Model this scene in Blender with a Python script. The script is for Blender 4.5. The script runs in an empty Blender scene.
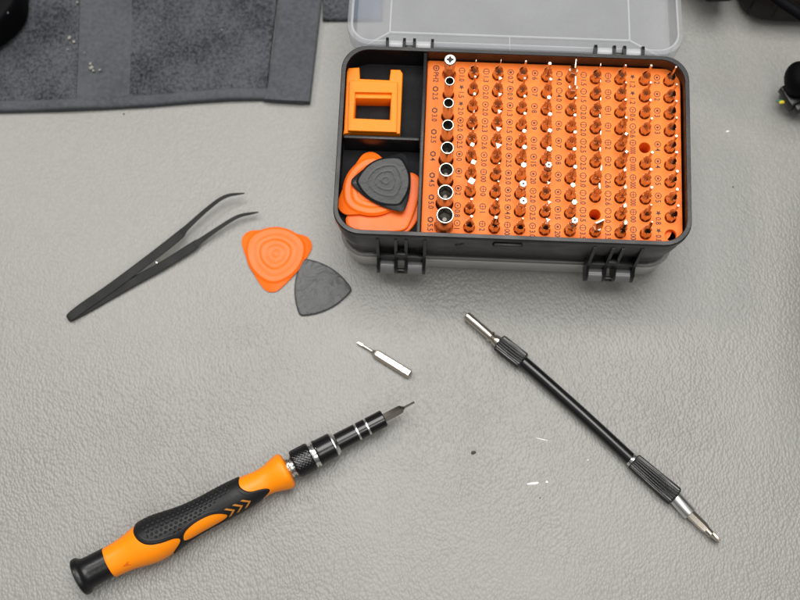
import bpy, bmesh, math, random
from math import sin, cos, pi, radians as R, hypot, atan2
from mathutils import Vector, Matrix, noise
random.seed(7)
S = 0.001                       # everything below is written in millimetres
scene = bpy.context.scene
col = scene.collection

# ------------------------------------------------------------------ camera model (mm)
F, TH, RO, H = 1250.0, 0.25958, -0.03392, 543.248
FW = Vector((0, sin(TH), -cos(TH))); UP0 = Vector((0, cos(TH), sin(TH))); RT0 = Vector((1, 0, 0))
RT = RT0 * cos(RO) + UP0 * sin(RO); UP = -RT0 * sin(RO) + UP0 * cos(RO)

def at(px, py, z=0.0):
    """point of the table set (mm) at height z seen at that place of the photograph"""
    d = FW + RT * ((px - 400) / F) - UP * ((py - 300) / F)
    t = (z - H) / d.z
    return Vector((0, 0, H)) + d * t

# the case's own frame
BX, BY, PHI = 49.565, 195.413, -0.07554
W, D = 147.27, 84.54
ZR, ZP, ZT, ZB = 55.84, 46.84, 61.1, 19.7
CX0, CY0, PC, PR = -27.706, 34.587, 10.4846, 7.693

def to_case(v):
    x, y = v.x - BX, v.y - BY
    return Vector((x * cos(PHI) + y * sin(PHI), -x * sin(PHI) + y * cos(PHI), v.z))
def from_case(x, y, z):
    return Vector((BX + x * cos(PHI) - y * sin(PHI), BY + x * sin(PHI) + y * cos(PHI), z))
def cat(px, py, z): return to_case(at(px, py, z))

# ------------------------------------------------------------------ materials
def mat(name, base=(.5, .5, .5), rough=.5, metal=0.0, spec=.5, coat=0.0, coat_rough=.1):
    m = bpy.data.materials.new(name); m.use_nodes = True
    b = m.node_tree.nodes['Principled BSDF']
    b.inputs['Base Color'].default_value = (*base, 1)
    b.inputs['Roughness'].default_value = rough
    b.inputs['Metallic'].default_value = metal
    b.inputs['Specular IOR Level'].default_value = spec
    b.inputs['Coat Weight'].default_value = coat
    b.inputs['Coat Roughness'].default_value = coat_rough
    return m
def N(m, t, **kw):
    n = m.node_tree.nodes.new(t)
    for k, v in kw.items():
        if k in n.inputs: n.inputs[k].default_value = v
        else: setattr(n, k, v)
    return n
def L(m, a, b): m.node_tree.links.new(a, b)
def bsdf(m): return m.node_tree.nodes['Principled BSDF']

def surface_noise(m, scale, bump_mm, rough_var=0.0, rough=.5, col_var=0.0, base=None, detail=3.0, distortion=0.0):
    """fine moulded grain: noise bump, uneven gloss and a slight unevenness of colour"""
    tc = N(m, 'ShaderNodeTexCoord'); n = N(m, 'ShaderNodeTexNoise', Scale=scale, Detail=detail, Distortion=distortion)
    L(m, tc.outputs['Object'], n.inputs['Vector'])
    b = N(m, 'ShaderNodeBump', Strength=1.0, Distance=bump_mm * S)
    L(m, n.outputs['Fac'], b.inputs['Height']); L(m, b.outputs['Normal'], bsdf(m).inputs['Normal'])
    n2 = N(m, 'ShaderNodeTexNoise', Scale=scale * .08, Detail=4.0)
    L(m, tc.outputs['Object'], n2.inputs['Vector'])
    if rough_var:
        r = N(m, 'ShaderNodeMapRange'); r.inputs['From Min'].default_value = .3; r.inputs['From Max'].default_value = .7
        r.inputs['To Min'].default_value = rough - rough_var; r.inputs['To Max'].default_value = rough + rough_var
        L(m, n2.outputs['Fac'], r.inputs['Value']); L(m, r.outputs['Result'], bsdf(m).inputs['Roughness'])
    if col_var and base:
        cr = N(m, 'ShaderNodeMix', data_type='RGBA')
        cr.inputs['A'].default_value = (*[c * (1 - col_var) for c in base], 1)
        cr.inputs['B'].default_value = (*[min(1, c * (1 + col_var)) for c in base], 1)
        L(m, n2.outputs['Fac'], cr.inputs['Factor']); L(m, cr.outputs['Result'], bsdf(m).inputs['Base Color'])
    return m

ORANGE = (1.0, .2, .02)
M = {}
M['plate'] = surface_noise(mat('orange_moulded_plastic', ORANGE, .55, 0, .3), 2600, .05, .05, .5, .05, ORANGE)
M['pick_orange'] = surface_noise(mat('orange_pick_plastic', (1, .155, .008), .42, 0, .3), 900, .03, .06, .38, .05, (.98, .15, .007))
M['demag'] = surface_noise(mat('amber_plastic', (1, .24, .002), .42, 0, .2), 1500, .03, .05, .36, .04, (.98, .235, .002))
M['handle'] = surface_noise(mat('orange_handle_plastic', (1, .27, .003), .4, 0, .28), 1500, .02, .05, .38, .04, (.98, .265, .003))
M['case'] = surface_noise(mat('black_case_plastic', (.008, .008, .009), .34, 0, .36), 1400, .05, .08, .36, .25, (.008, .008, .009))
M['foam'] = surface_noise(mat('black_foam_liner', (.017, .017, .019), .95, 0, .2), 1300, .5, .0, .9, .5, (.017, .017, .019), 5)
M['hinge'] = surface_noise(mat('dark_grey_hinge_plastic', (.16, .16, .165), .25), 900, .03, .05, .25, .15, (.16, .16, .165))
M['black_plastic'] = surface_noise(mat('black_plastic', (.006, .006, .007), .3, 0, .35), 900, .04, .07, .34)
M['matt_black'] = surface_noise(mat('matt_black_plastic', (.003, .003, .004), .7, 0, .06), 900, .05, .06, .6)
M['rubber'] = surface_noise(mat('black_rubber', (.008, .008, .009), .5, 0, .3), 1300, .05, .06, .48)
M['anodised'] = surface_noise(mat('black_anodised_metal', (.006, .006, .007), .16, .0, .45), 700, .01, .05, .2)
M['grip_black'] = surface_noise(mat('black_ribbed_metal', (.008, .008, .009), .26, .0, .7), 700, .01, .05, .26)
M['tweezer'] = surface_noise(mat('black_coated_steel', (.009, .0095, .01), .42, .0, .32), 1200, .03, .06, .42)
M['pick_black'] = surface_noise(mat('grey_pick_plastic', (.052, .054, .057), .4, 0, .4), 130, .5, .08, .4, .35, (.052, .054, .057), 3, 2.5)
M['pick_black2'] = surface_noise(mat('charcoal_pick_plastic', (.012, .013, .0145), .4, 0, .3), 130, .14, .08, .34, .3, (.012, .013, .0145), 3, 2.5)
M['bit_steel'] = surface_noise(mat('driver_bit_steel', (.54, .48, .42), .24, 1.0), 700, .012, .07, .24)
M['socket_steel'] = surface_noise(mat('socket_steel', (.5, .47, .42), .2, 1.0), 500, .01, .05, .2)
M['steel'] = surface_noise(mat('plated_steel', (.72, .69, .64), .2, 1.0), 500, .008, .05, .2)
M['steel_warm'] = surface_noise(mat('nickel_plated_steel', (.62, .56, .49), .24, 1.0), 500, .01, .05, .24)
M['chrome'] = surface_noise(mat('chrome', (.82, .82, .8), .12, 1.0), 500, .006, .04, .12)
M['satin'] = surface_noise(mat('satin_steel_collar', (.78, .78, .77), .3, 1.0), 900, .01, .05, .3)
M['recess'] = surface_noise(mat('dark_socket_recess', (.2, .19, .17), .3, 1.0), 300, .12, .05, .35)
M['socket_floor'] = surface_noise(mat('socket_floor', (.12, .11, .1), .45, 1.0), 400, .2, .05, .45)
M['bore'] = mat('dark_bore', (.02, .017, .015), .6, .3)
M['print'] = mat('dark_brown_print', (.035, .012, .008), .6)
M['chevron'] = mat('orange_print', (.5, .19, .02), .5)
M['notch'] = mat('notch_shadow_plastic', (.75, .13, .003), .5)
M['white_chip'] = mat('white_chip', (.9, .9, .88), .4)
M['crumb'] = mat('dark_crumb', (.06, .05, .035), .8)
M['lint'] = mat('pale_lint', (.25, .24, .21), .9)
M['yellow'] = mat('yellow_wire', (.75, .6, .02), .4)
M['red'] = mat('red_wire', (.6, .03, .02), .4)
M['green'] = mat('green_wire', (.03, .16, .09), .4)
M['brown'] = surface_noise(mat('dark_brown_leather', (.008, .005, .003), .7, 0, .2), 300, .05, .1, .55)
M['navy'] = surface_noise(mat('blue_grey_cloth', (.07, .1, .17), .9), 900, .3, 0, .9, .2, (.07, .1, .17))

def clear_plastic(name, fac, tint):
    m = mat(name, tint, .22)
    nt = m.node_tree; out = nt.nodes['Material Output']
    tr = N(m, 'ShaderNodeBsdfTransparent'); tr.inputs['Color'].default_value = (.93, .935, .95, 1)
    mx = N(m, 'ShaderNodeMixShader')
    tc = N(m, 'ShaderNodeTexCoord'); n = N(m, 'ShaderNodeTexNoise', Scale=60.0, Detail=5.0)
    L(m, tc.outputs['Object'], n.inputs['Vector'])
    r = N(m, 'ShaderNodeMapRange'); r.inputs['To Min'].default_value = fac * .75; r.inputs['To Max'].default_value = fac * 1.25
    L(m, n.outputs['Fac'], r.inputs['Value']); L(m, r.outputs['Result'], mx.inputs['Fac'])
    L(m, tr.outputs[0], mx.inputs[1]); L(m, bsdf(m).outputs[0], mx.inputs[2]); L(m, mx.outputs[0], out.inputs['Surface'])
    return m
M['clear'] = clear_plastic('frosted_clear_plastic', .27, (.5, .51, .53))
M['clear_edge'] = clear_plastic('frosted_clear_plastic_edge', .36, (.75, .76, .78))
M['clear_base'] = clear_plastic('frosted_clear_cover', .62, (.8, .79, .76))

def mat_top():
    base = (.25, .249, .233)
    m = mat('grey_grained_leatherette', base, .5)
    tc = N(m, 'ShaderNodeTexCoord')
    # the grain stretches in changing directions: warp the coordinates with a broad noise
    w = N(m, 'ShaderNodeTexNoise', Scale=40.0, Detail=1.0); L(m, tc.outputs['Object'], w.inputs['Vector'])
    ws = N(m, 'ShaderNodeVectorMath', operation='SCALE'); ws.inputs['Scale'].default_value = .007
    L(m, w.outputs['Color'], ws.inputs[0])
    add = N(m, 'ShaderNodeVectorMath', operation='ADD'); L(m, tc.outputs['Object'], add.inputs[0]); L(m, ws.outputs[0], add.inputs[1])
    mp = N(m, 'ShaderNodeMapping'); mp.inputs['Rotation'].default_value = (0, 0, R(-28)); mp.inputs['Scale'].default_value = (1, .7, 1)
    L(m, add.outputs[0], mp.inputs['Vector'])
    v = N(m, 'ShaderNodeTexVoronoi', Scale=900.0, feature='SMOOTH_F1'); v.inputs['Smoothness'].default_value = .12
    v.inputs['Randomness'].default_value = .9
    L(m, mp.outputs['Vector'], v.inputs['Vector'])
    v2 = N(m, 'ShaderNodeTexVoronoi', Scale=420.0, feature='SMOOTH_F1'); v2.inputs['Smoothness'].default_value = .5
    L(m, mp.outputs['Vector'], v2.inputs['Vector'])
    mixh = N(m, 'ShaderNodeMath', operation='MULTIPLY_ADD'); L(m, v2.outputs['Distance'], mixh.inputs[0])
    mixh.inputs[1].default_value = .45; L(m, v.outputs['Distance'], mixh.inputs[2])
    inv = N(m, 'ShaderNodeMath', operation='MULTIPLY'); L(m, mixh.outputs[0], inv.inputs[0]); inv.inputs[1].default_value = -1
    # regional strength
    rg = N(m, 'ShaderNodeTexNoise', Scale=9.0, Detail=3.0); L(m, tc.outputs['Object'], rg.inputs['Vector'])
    rr = N(m, 'ShaderNodeMapRange'); rr.inputs['From Min'].default_value = .36; rr.inputs['From Max'].default_value = .64
    rr.inputs['To Min'].default_value = .32; rr.inputs['To Max'].default_value = 1.0
    L(m, rg.outputs['Fac'], rr.inputs['Value'])
    hh = N(m, 'ShaderNodeMath', operation='MULTIPLY'); L(m, inv.outputs[0], hh.inputs[0]); L(m, rr.outputs[0], hh.inputs[1])
    fine = N(m, 'ShaderNodeTexNoise', Scale=2600.0, Detail=3.0); L(m, tc.outputs['Object'], fine.inputs['Vector'])
    h2 = N(m, 'ShaderNodeMath', operation='MULTIPLY_ADD'); L(m, fine.outputs['Fac'], h2.inputs[0]); h2.inputs[1].default_value = .12
    sx = N(m, 'ShaderNodeSeparateXYZ'); L(m, tc.outputs['Object'], sx.inputs[0])
    gy = N(m, 'ShaderNodeMapRange', interpolation_type='SMOOTHSTEP'); gy.inputs['From Min'].default_value = .11; gy.inputs['From Max'].default_value = .24
    gy.inputs['To Min'].default_value = 1.0; gy.inputs['To Max'].default_value = .28; L(m, sx.outputs['Y'], gy.inputs['Value'])
    hg = N(m, 'ShaderNodeMath', operation='MULTIPLY'); L(m, hh.outputs[0], hg.inputs[0]); L(m, gy.outputs[0], hg.inputs[1])
    L(m, hg.outputs[0], h2.inputs[2])
    b = N(m, 'ShaderNodeBump', Strength=1.0, Distance=.36 * S); L(m, h2.outputs[0], b.inputs['Height'])
    # broad soft undulation of the padded sheet
    un = N(m, 'ShaderNodeTexNoise', Scale=14.0, Detail=2.0); L(m, tc.outputs['Object'], un.inputs['Vector'])
    b2 = N(m, 'ShaderNodeBump', Strength=1.0, Distance=.45 * S); L(m, un.outputs['Fac'], b2.inputs['Height'])
    L(m, b2.outputs['Normal'], b.inputs['Normal'])
    L(m, b.outputs['Normal'], bsdf(m).inputs['Normal'])
    # colour: warm blotches of handling
    st = N(m, 'ShaderNodeTexNoise', Scale=24.0, Detail=6.0, Roughness=.62); L(m, tc.outputs['Object'], st.inputs['Vector'])
    cr = N(m, 'ShaderNodeValToRGB'); L(m, st.outputs['Fac'], cr.inputs['Fac'])
    e = cr.color_ramp.elements; e[0].position = .3; e[0].color = (.241, .238, .22, 1); e[1].position = .6; e[1].color = (*base, 1)
    n2 = e.new(.46); n2.color = (.246, .244, .227, 1)
    # base colour slightly darker in the creases of the grain
    gr = N(m, 'ShaderNodeMapRange'); gr.inputs['From Min'].default_value = .35; gr.inputs['From Max'].default_value = .95
    gr.inputs['To Min'].default_value = 1.03; gr.inputs['To Max'].default_value = .93; L(m, mixh.outputs[0], gr.inputs['Value'])
    gm_ = N(m, 'ShaderNodeVectorMath', operation='SCALE'); L(m, cr.outputs['Color'], gm_.inputs[0]); L(m, gr.outputs[0], gm_.inputs['Scale'])
    sv = N(m, 'ShaderNodeTexVoronoi', Scale=62.0); L(m, tc.outputs['Object'], sv.inputs['Vector'])
    sr = N(m, 'ShaderNodeMapRange'); sr.inputs['From Min'].default_value = .012; sr.inputs['From Max'].default_value = .03
    sr.inputs['To Min'].default_value = .45; sr.inputs['To Max'].default_value = 0.0; L(m, sv.outputs['Distance'], sr.inputs['Value'])
    sm_ = N(m, 'ShaderNodeMix', data_type='RGBA'); L(m, sr.outputs[0], sm_.inputs['Factor']); L(m, gm_.outputs[0], sm_.inputs['A']); sm_.inputs['B'].default_value = (.09, .08, .06, 1)
    L(m, sm_.outputs['Result'], bsdf(m).inputs['Base Color'])
    r2 = N(m, 'ShaderNodeMapRange'); r2.inputs['To Min'].default_value = .33; r2.inputs['To Max'].default_value = .47
    L(m, st.outputs['Fac'], r2.inputs['Value']); L(m, r2.outputs['Result'], bsdf(m).inputs['Roughness'])
    return m
M['top'] = mat_top()

def cloth_mat(name, dark, light, terry):
    m = mat(name, dark, .95, 0, .2)
    tc = N(m, 'ShaderNodeTexCoord')
    n = N(m, 'ShaderNodeTexNoise', Scale=650.0 if terry else 500.0, Detail=6.0, Roughness=.7); L(m, tc.outputs['Object'], n.inputs['Vector'])
    wv = N(m, 'ShaderNodeTexWave', Scale=420.0, Distortion=2.5, Detail=2.0); L(m, tc.outputs['Object'], wv.inputs['Vector'])
    mu = N(m, 'ShaderNodeMath', operation='MULTIPLY_ADD'); L(m, wv.outputs['Fac'], mu.inputs[0]); mu.inputs[1].default_value = .25
    L(m, n.outputs['Fac'], mu.inputs[2])
    big = N(m, 'ShaderNodeTexNoise', Scale=45.0, Detail=4.0); L(m, tc.outputs['Object'], big.inputs['Vector'])
    m2 = N(m, 'ShaderNodeMath', operation='MULTIPLY_ADD'); L(m, big.outputs['Fac'], m2.inputs[0]); m2.inputs[1].default_value = .5
    L(m, mu.outputs[0], m2.inputs[2])
    cr = N(m, 'ShaderNodeValToRGB'); L(m, m2.outputs[0], cr.inputs['Fac'])
    e = cr.color_ramp.elements
    e[0].position = .72; e[0].color = (*dark, 1); e[1].position = .98; e[1].color = (*light, 1)
    L(m, cr.outputs['Color'], bsdf(m).inputs['Base Color'])
    b = N(m, 'ShaderNodeBump', Strength=1.0, Distance=(.9 if terry else .25) * S)
    L(m, mu.outputs[0], b.inputs['Height']); L(m, b.outputs['Normal'], bsdf(m).inputs['Normal'])
    return m
M['terry'] = cloth_mat('dark_terry', (.012, .015, .019), (.12, .125, .138), True)
M['hem'] = cloth_mat('grey_woven_hem', (.055, .06, .067), (.09, .095, .104), False)

# ------------------------------------------------------------------ mesh helpers
def tag(o, label=None, cat_=None, group=None, kind=None):
    if label: o['label'] = label
    if cat_: o['category'] = cat_
    if group: o['group'] = group
    if kind: o['kind'] = kind
    return o
def empty(name, loc, rot=(0, 0, 0)):
    o = bpy.data.objects.new(name, None); col.objects.link(o)
    o.location = Vector(loc) * S; o.rotation_euler = rot; o.empty_display_size = .01
    return o
class MB:
    """collects geometry in mm"""
    def __init__(s): s.v = []; s.f = []; s.m = []
    def add(s, vs, fs, mi=0):
        k = len(s.v); s.v += [tuple(v) for v in vs]; s.f += [tuple(i + k for i in f) for f in fs]; s.m += [mi] * len(fs)
        return s
    def rings(s, rings, close=True, cap0=True, cap1=True, mi=0):
        n = len(rings[0]); vs = [p for r in rings for p in r]; fs = []
        for a in range(len(rings) - 1):
            for i in range(n if close else n - 1):
                j = (i + 1) % n
                fs.append((a * n + i, a * n + j, (a + 1) * n + j, (a + 1) * n + i))
        if cap0: fs.append(tuple(reversed(range(n))))
        if cap1: fs.append(tuple(range((len(rings) - 1) * n, len(rings) * n)))
        return s.add(vs, fs, mi)
    def lathe(s, prof, n=40, mi=0, cap=True, phase=0.0):
        """around local X"""
        return s.rings([[(x, r * cos(phase + 2 * pi * i / n), r * sin(phase + 2 * pi * i / n)) for i in range(n)] for x, r in prof], True, cap, cap, mi)
    def box(s, c, d, bev=0.0, rz=0.0, mi=0, taper=1.0):
        bm = bmesh.new(); bmesh.ops.create_cube(bm, size=1)
        for v in bm.verts:
            k = taper if v.co.z > 0 else 1
            v.co = Vector((v.co.x * d[0] * k, v.co.y * d[1] * k, v.co.z * d[2]))
        if bev: bmesh.ops.bevel(bm, geom=bm.edges[:], offset=bev, segments=2, affect='EDGES', profile=.5)
        m = Matrix.Translation(c) @ Matrix.Rotation(rz, 4, 'Z')
        bm.verts.index_update()
        s.add([m @ v.co for v in bm.verts], [[v.index for v in f.verts] for f in bm.faces], mi); bm.free()
        return s
    def build(s, name, mats, parent=None, smooth=True, angle=35, xf=None):
        me = bpy.data.meshes.new(name)
        vs = s.v if xf is None else [tuple(xf @ Vector(v)) for v in s.v]
        me.from_pydata([(x * S, y * S, z * S) for x, y, z in vs], [], s.f)
        if not isinstance(mats, (list, tuple)): mats = [mats]
        for m in mats: me.materials.append(m)
        for p, mi in zip(me.polygons, s.m): p.material_index = mi
        bm = bmesh.new(); bm.from_mesh(me)
        bmesh.ops.recalc_face_normals(bm, faces=bm.faces[:]); bm.to_mesh(me); bm.free()
        if smooth:
            me.polygons.foreach_set('use_smooth', [True] * len(me.polygons))
            me.set_sharp_from_angle(angle=R(angle))
        o = bpy.data.objects.new(name, me); col.objects.link(o)
        if parent: o.parent = parent
        return o
def rrect(w, d, r, n=8, cx=0, cy=0):
    pts = []
    for sx, sy, a0 in ((1, 1, 0), (-1, 1, 90), (-1, -1, 180), (1, -1, 270)):
        for k in range(n + 1):
            a = R(a0 + 90 * k / n)
            pts.append((cx + sx * (w / 2 - r) + r * cos(a), cy + sy * (d / 2 - r) + r * sin(a)))
    return pts
def extruded(outline, holes, z0, z1, bevel=0.0):
    """flat shape with holes, filled and extruded (returns an MB)"""
    cu = bpy.data.curves.new('shape', 'CURVE'); cu.dimensions = '2D'; cu.fill_mode = 'BOTH'
    for loop in [outline] + holes:
        sp = cu.splines.new('POLY'); sp.points.add(len(loop) - 1); sp.use_cyclic_u = True
        for p, q in zip(sp.points, loop): p.co = (q[0], q[1], 0, 1)
    cu.extrude = (z1 - z0) / 2 - bevel; cu.bevel_depth = bevel; cu.bevel_resolution = 1; cu.offset = -bevel
    o = bpy.data.objects.new('shape', cu); col.objects.link(o)
    bpy.context.view_layer.update()
    me = bpy.data.meshes.new_from_object(o.evaluated_get(bpy.context.evaluated_depsgraph_get()))
    mb = MB(); mb.add([(v.co.x, v.co.y, v.co.z + (z0 + z1) / 2) for v in me.vertices], [tuple(p.vertices) for p in me.polygons])
    bpy.data.objects.remove(o); bpy.data.curves.remove(cu); bpy.data.meshes.remove(me)
    return mb
def along(p0, p1, up=Vector((0, 0, 1))):
    """matrix taking local X onto p0->p1, local Z near up, origin p0 (mm)"""
    x = (p1 - p0).normalized(); z = (up - x * up.dot(x)).normalized(); y = z.cross(x)
    m = Matrix((x, y, z)).transposed().to_4x4(); m.translation = p0
    return m

# ------------------------------------------------------------------ the table top
mb = MB(); mb.add([(-700, -500, 0), (800, -500, 0), (800, 1000, 0), (-700, 1000, 0)], [(0, 1, 2, 3)])
tag(mb.build('tabletop', M['top'], smooth=False), kind='structure')

# ------------------------------------------------------------------ the case
case = empty('bit_case', (BX, BY, 0), (0, 0, PHI))
tag(case, 'open black case of driver bits in an orange plate, clear lid folded back', 'tool case')
NB = 10
def ring(ins, z, r): return [(x, y, z) for x, y in rrect(W - 2 * ins, D - 2 * ins, r, NB)]
tray = MB()
tray.rings([ring(6, ZB, 8), ring(3.4, ZB, 9), ring(3.0, ZB + .8, 9.5), ring(2.4, 33, 10), ring(1.8, 33.4, 10), ring(.9, 42, 10.4), ring(.6, 51.2, 10.7),
            ring(.1, 51.7, 11), ring(0, 52.2, 11), ring(0, ZR - .5, 11), ring(.3, ZR, 11), ring(1.8, ZR, 10), ring(2.0, ZR - .35, 10), ring(1.9, ZR - 1.4, 10), ring(1.2, ZR - 2.4, 10.4), ring(1.3, 44, 10.3), ring(1.5, 40.3, 10.2),
            ring(3.2, 39.4, 9.5), ring(4.4, 31, 9)])
# moulded catch and step on the front wall
xc = (cat(508, 243, 50).x)
tray.box((xc, -D / 2 - .1, 48.6), (11.8, 1.2, 3.4), .3)
tray.box((xc, -D / 2 + .2, 49.2), (11.5, 2.2, 2.6), .3)
tray.box((xc, -D / 2 + .6, 46.6), (12.6, 1.2, .8), .2)
tray.box((cat(458, 249, 44).x, -D / 2 + 1.0, 43.2), (2.6, 1.2, 1.2), .3)
tray.box((cat(462, 249, 44).x, -D / 2 + 1.0, 44.4), (1.2, 1.2, 2.2), .3)
tray.build('tray', M['case'], case)
# dividers
xd = sum(cat(x, y, 55).x for x, y in ((424.5, 60), (419.5, 225))) / 2
yd = sum(cat(x, y, 54).y for x, y in ((345, 136), (415, 138.5))) / 2
dv = MB()
dv.box((xd, 0, 43), (1.5, D - 2.8, 24), .3)
dv.box(((xd - W / 2) / 2 + .6, yd, 42.5), (xd + W / 2 - 3.6, 1.5, 22.5), .3)
dv.build('divider', M['case'], case)
ZF = 40.5
x0, x1 = -W / 2 + 1.8, xd - .9
fl = MB()
for ya, yb in ((yd + .9, D / 2 - 1.7), (-D / 2 + 1.7, yd - .9)):
    o = []; outer = (1 if ya > 0 else -1)
    for sx, sy, a0 in ((1, 1, 0), (-1, 1, 90), (-1, -1, 180), (1, -1, 270)):
        r = 9.2 if sx < 0 and sy == outer else .5; cx = x1 - r if sx > 0 else x0 + r; cy = yb - r if sy > 0 else ya + r
        o += [(cx + r * cos(R(a0 + 90 * k / 6)), cy + r * sin(R(a0 + 90 * k / 6))) for k in range(7)]
    fl.rings([[(x, y, 38.5) for x, y in o], [(x, y, ZF) for x, y in o]])
fl.build('foam_liner', M['foam'], case)

# orange plate with its holes
px0, px1 = xd + 1.0, W / 2 - 2.0
py0, py1 = -D / 2 + 1.7, D / 2 - 1.7
oc = []
for sx, sy, a0, r in ((1, 1, 0, 7.5), (-1, 1, 90, .8), (-1, -1, 180, .8), (1, -1, 270, 7.5)):
    for k in range(9):
        a = R(a0 + 90 * k / 8); cx = px1 - r if sx > 0 else px0 + r; cy = py1 - r if sy > 0 else py0 + r
        oc.append((cx + r * cos(a), cy + r * sin(a)))
def circ(x, y, r, n=20): return [(x + r * cos(2 * pi * k / n), y + r * sin(2 * pi * k / n)) for k in range(n)]
EMPTY = {(6, 8), (8, 4), (9, 9)}
hole_xy = {(i, j): (CX0 + i * PC, CY0 - j * PR) for i in range(1, 10) for j in range(10)}
NUTD = [5.1, 4.2, 4.7, 5.1, 5.6, 6.1, 6.7, 7.2]
nut_px = [(452.0, 59.6), (449.6, 80.8), (448, 102.8), (446.6, 124.8), (446.5, 147.5), (446.4, 169.5), (445.2, 192), (444.2, 215)]
nut_xy = []
for (px, py) in nut_px:
    c = cat(px, py, ZT); nut_xy.append((c.x, c.y))
# straighten the column of sockets
ax = sum(p[0] for p in nut_xy) / 8; nut_xy = [(ax, p[1]) for p in nut_xy]
holes = [circ(x, y, 2.42) for (x, y) in hole_xy.values()] + [circ(x, y, d / 2 + .35, 24) for (x, y), d in zip(nut_xy, NUTD)]
pl = extruded(oc, holes, 44.2, ZP, .25)
plate = pl.build('bit_plate', M['plate'], case)
xm, ym = (px0 + px1) / 2, (py0 + py1) / 2
core = extruded([(xm + (x - xm) * .93, ym + (y - ym) * .93) for x, y in oc], [[(x, y) for x, y in h] for h in holes if all(abs(y - ym) < (py1 - ym) * .9 and abs(x - xm) < (px1 - xm) * .92 for x, y in h)], 36.0, 44.15)
core.build('plate_core', M['plate'], plate)

# ---- the size marks printed on the plate: symbol, then number, read from the back to the front
glyph_cache = {}
def glyphs(txt):
    if txt in glyph_cache: return glyph_cache[txt]
    cu = bpy.data.curves.new('t', 'FONT'); cu.body = txt; cu.size = 3.25; cu.resolution_u = 3
    cu.align_x = 'LEFT'; cu.offset = .055
    o = bpy.data.objects.new('t', cu); col.objects.link(o); bpy.context.view_layer.update()
    me = bpy.data.meshes.new_from_object(o.evaluated_get(bpy.context.evaluated_depsgraph_get()))
    vs = [(v.co.x * .86, v.co.y, 0) for v in me.vertices]; fs = [tuple(p.vertices) for p in me.polygons]
    bpy.data.objects.remove(o); bpy.data.curves.remove(cu); bpy.data.meshes.remove(me)
    glyph_cache[txt] = (vs, fs); return vs, fs
def annulus(mb, r0, r1, n=24, m=None):
    k = m or n
    vs = [(r * cos(2 * pi * i / k), r * sin(2 * pi * i / k), 0) for r in (r0, r1) for i in range(k)]
    mb.add(vs, [(i, (i + 1) % k, k + (i + 1) % k, k + i) for i in range(k)])
def disc(mb, pts): mb.add([(x, y, 0) for x, y in pts], [tuple(range(len(pts)))])
def bar(mb, x0, y0, x1, y1, w):
    d = Vector((x1 - x0, y1 - y0)).normalized(); n = Vector((-d.y, d.x)) * w / 2
    disc(mb, [(x0 + n.x, y0 + n.y), (x0 - n.x, y0 - n.y), (x1 - n.x, y1 - n.y), (x1 + n.x, y1 + n.y)])
def star(n, ro, ri, ph=0):
    return [((ro if k % 2 == 0 else ri) * cos(ph + pi * k / n), (ro if k % 2 == 0 else ri) * sin(ph + pi * k / n)) for k in range(2 * n)]
def symbol(mb, kind):
    if kind == 'star': disc(mb, star(5, 1.35, .55, 0)); return
    if kind == 'hexring': annulus(mb, .75, 1.35, 6, 6); return
    if kind == 'plusring': annulus(mb, .95, 1.4); bar(mb, -.7, 0, .7, 0, .3); bar(mb, 0, -.7, 0, .7, .3); return
    annulus(mb, 1.08, 1.42)
    if kind == 'slot': bar(mb, 0, -1.1, 0, 1.1, .28)
    elif kind == 'plus': bar(mb, 0, -1.1, 0, 1.1, .24); bar(mb, -1.1, 0, 1.1, 0, .24)
    elif kind == 'torx': disc(mb, star(6, .75, .42))
    elif kind == 'hex': disc(mb, circ(0, 0, .66, 6))
    elif kind == 'tri': disc(mb, circ(0, 0, .72, 3))
    elif kind == 'sq': disc(mb, circ(0, 0, .68, 4))
    elif kind == 'dot': disc(mb, circ(0, 0, .34, 10))
    elif kind == 'y':
        for a in (0, 120, 240): bar(mb, 0, 0, .9 * cos(R(a)), .9 * sin(R(a)), .3)
    elif kind == 'u': bar(mb, -.2, -.9, -.2, -.3, .3); bar(mb, -.2, .3, -.2, .9, .3)
def mark(kind, txt, x, y, k4=1.0):
    mb = MB(); symbol(mb, kind)
    vs, fs = glyphs(txt)
    # text follows the symbol; its baseline runs towards the front of the case
    k = len(mb.v); mb.v += [(v[0] * k4 + 1.75, v[1] - 1.12, 0) for v in vs]; mb.f += [tuple(i + k for i in f) for f in fs]; mb.m += [0] * len(fs)
    m = Matrix.Translation((x, y, ZP + .03)) @ Matrix.Rotation(R(-90), 4, 'Z')
    o = mb.build('size_mark', M['print'], plate, smooth=False, xf=m)
    return o
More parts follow.
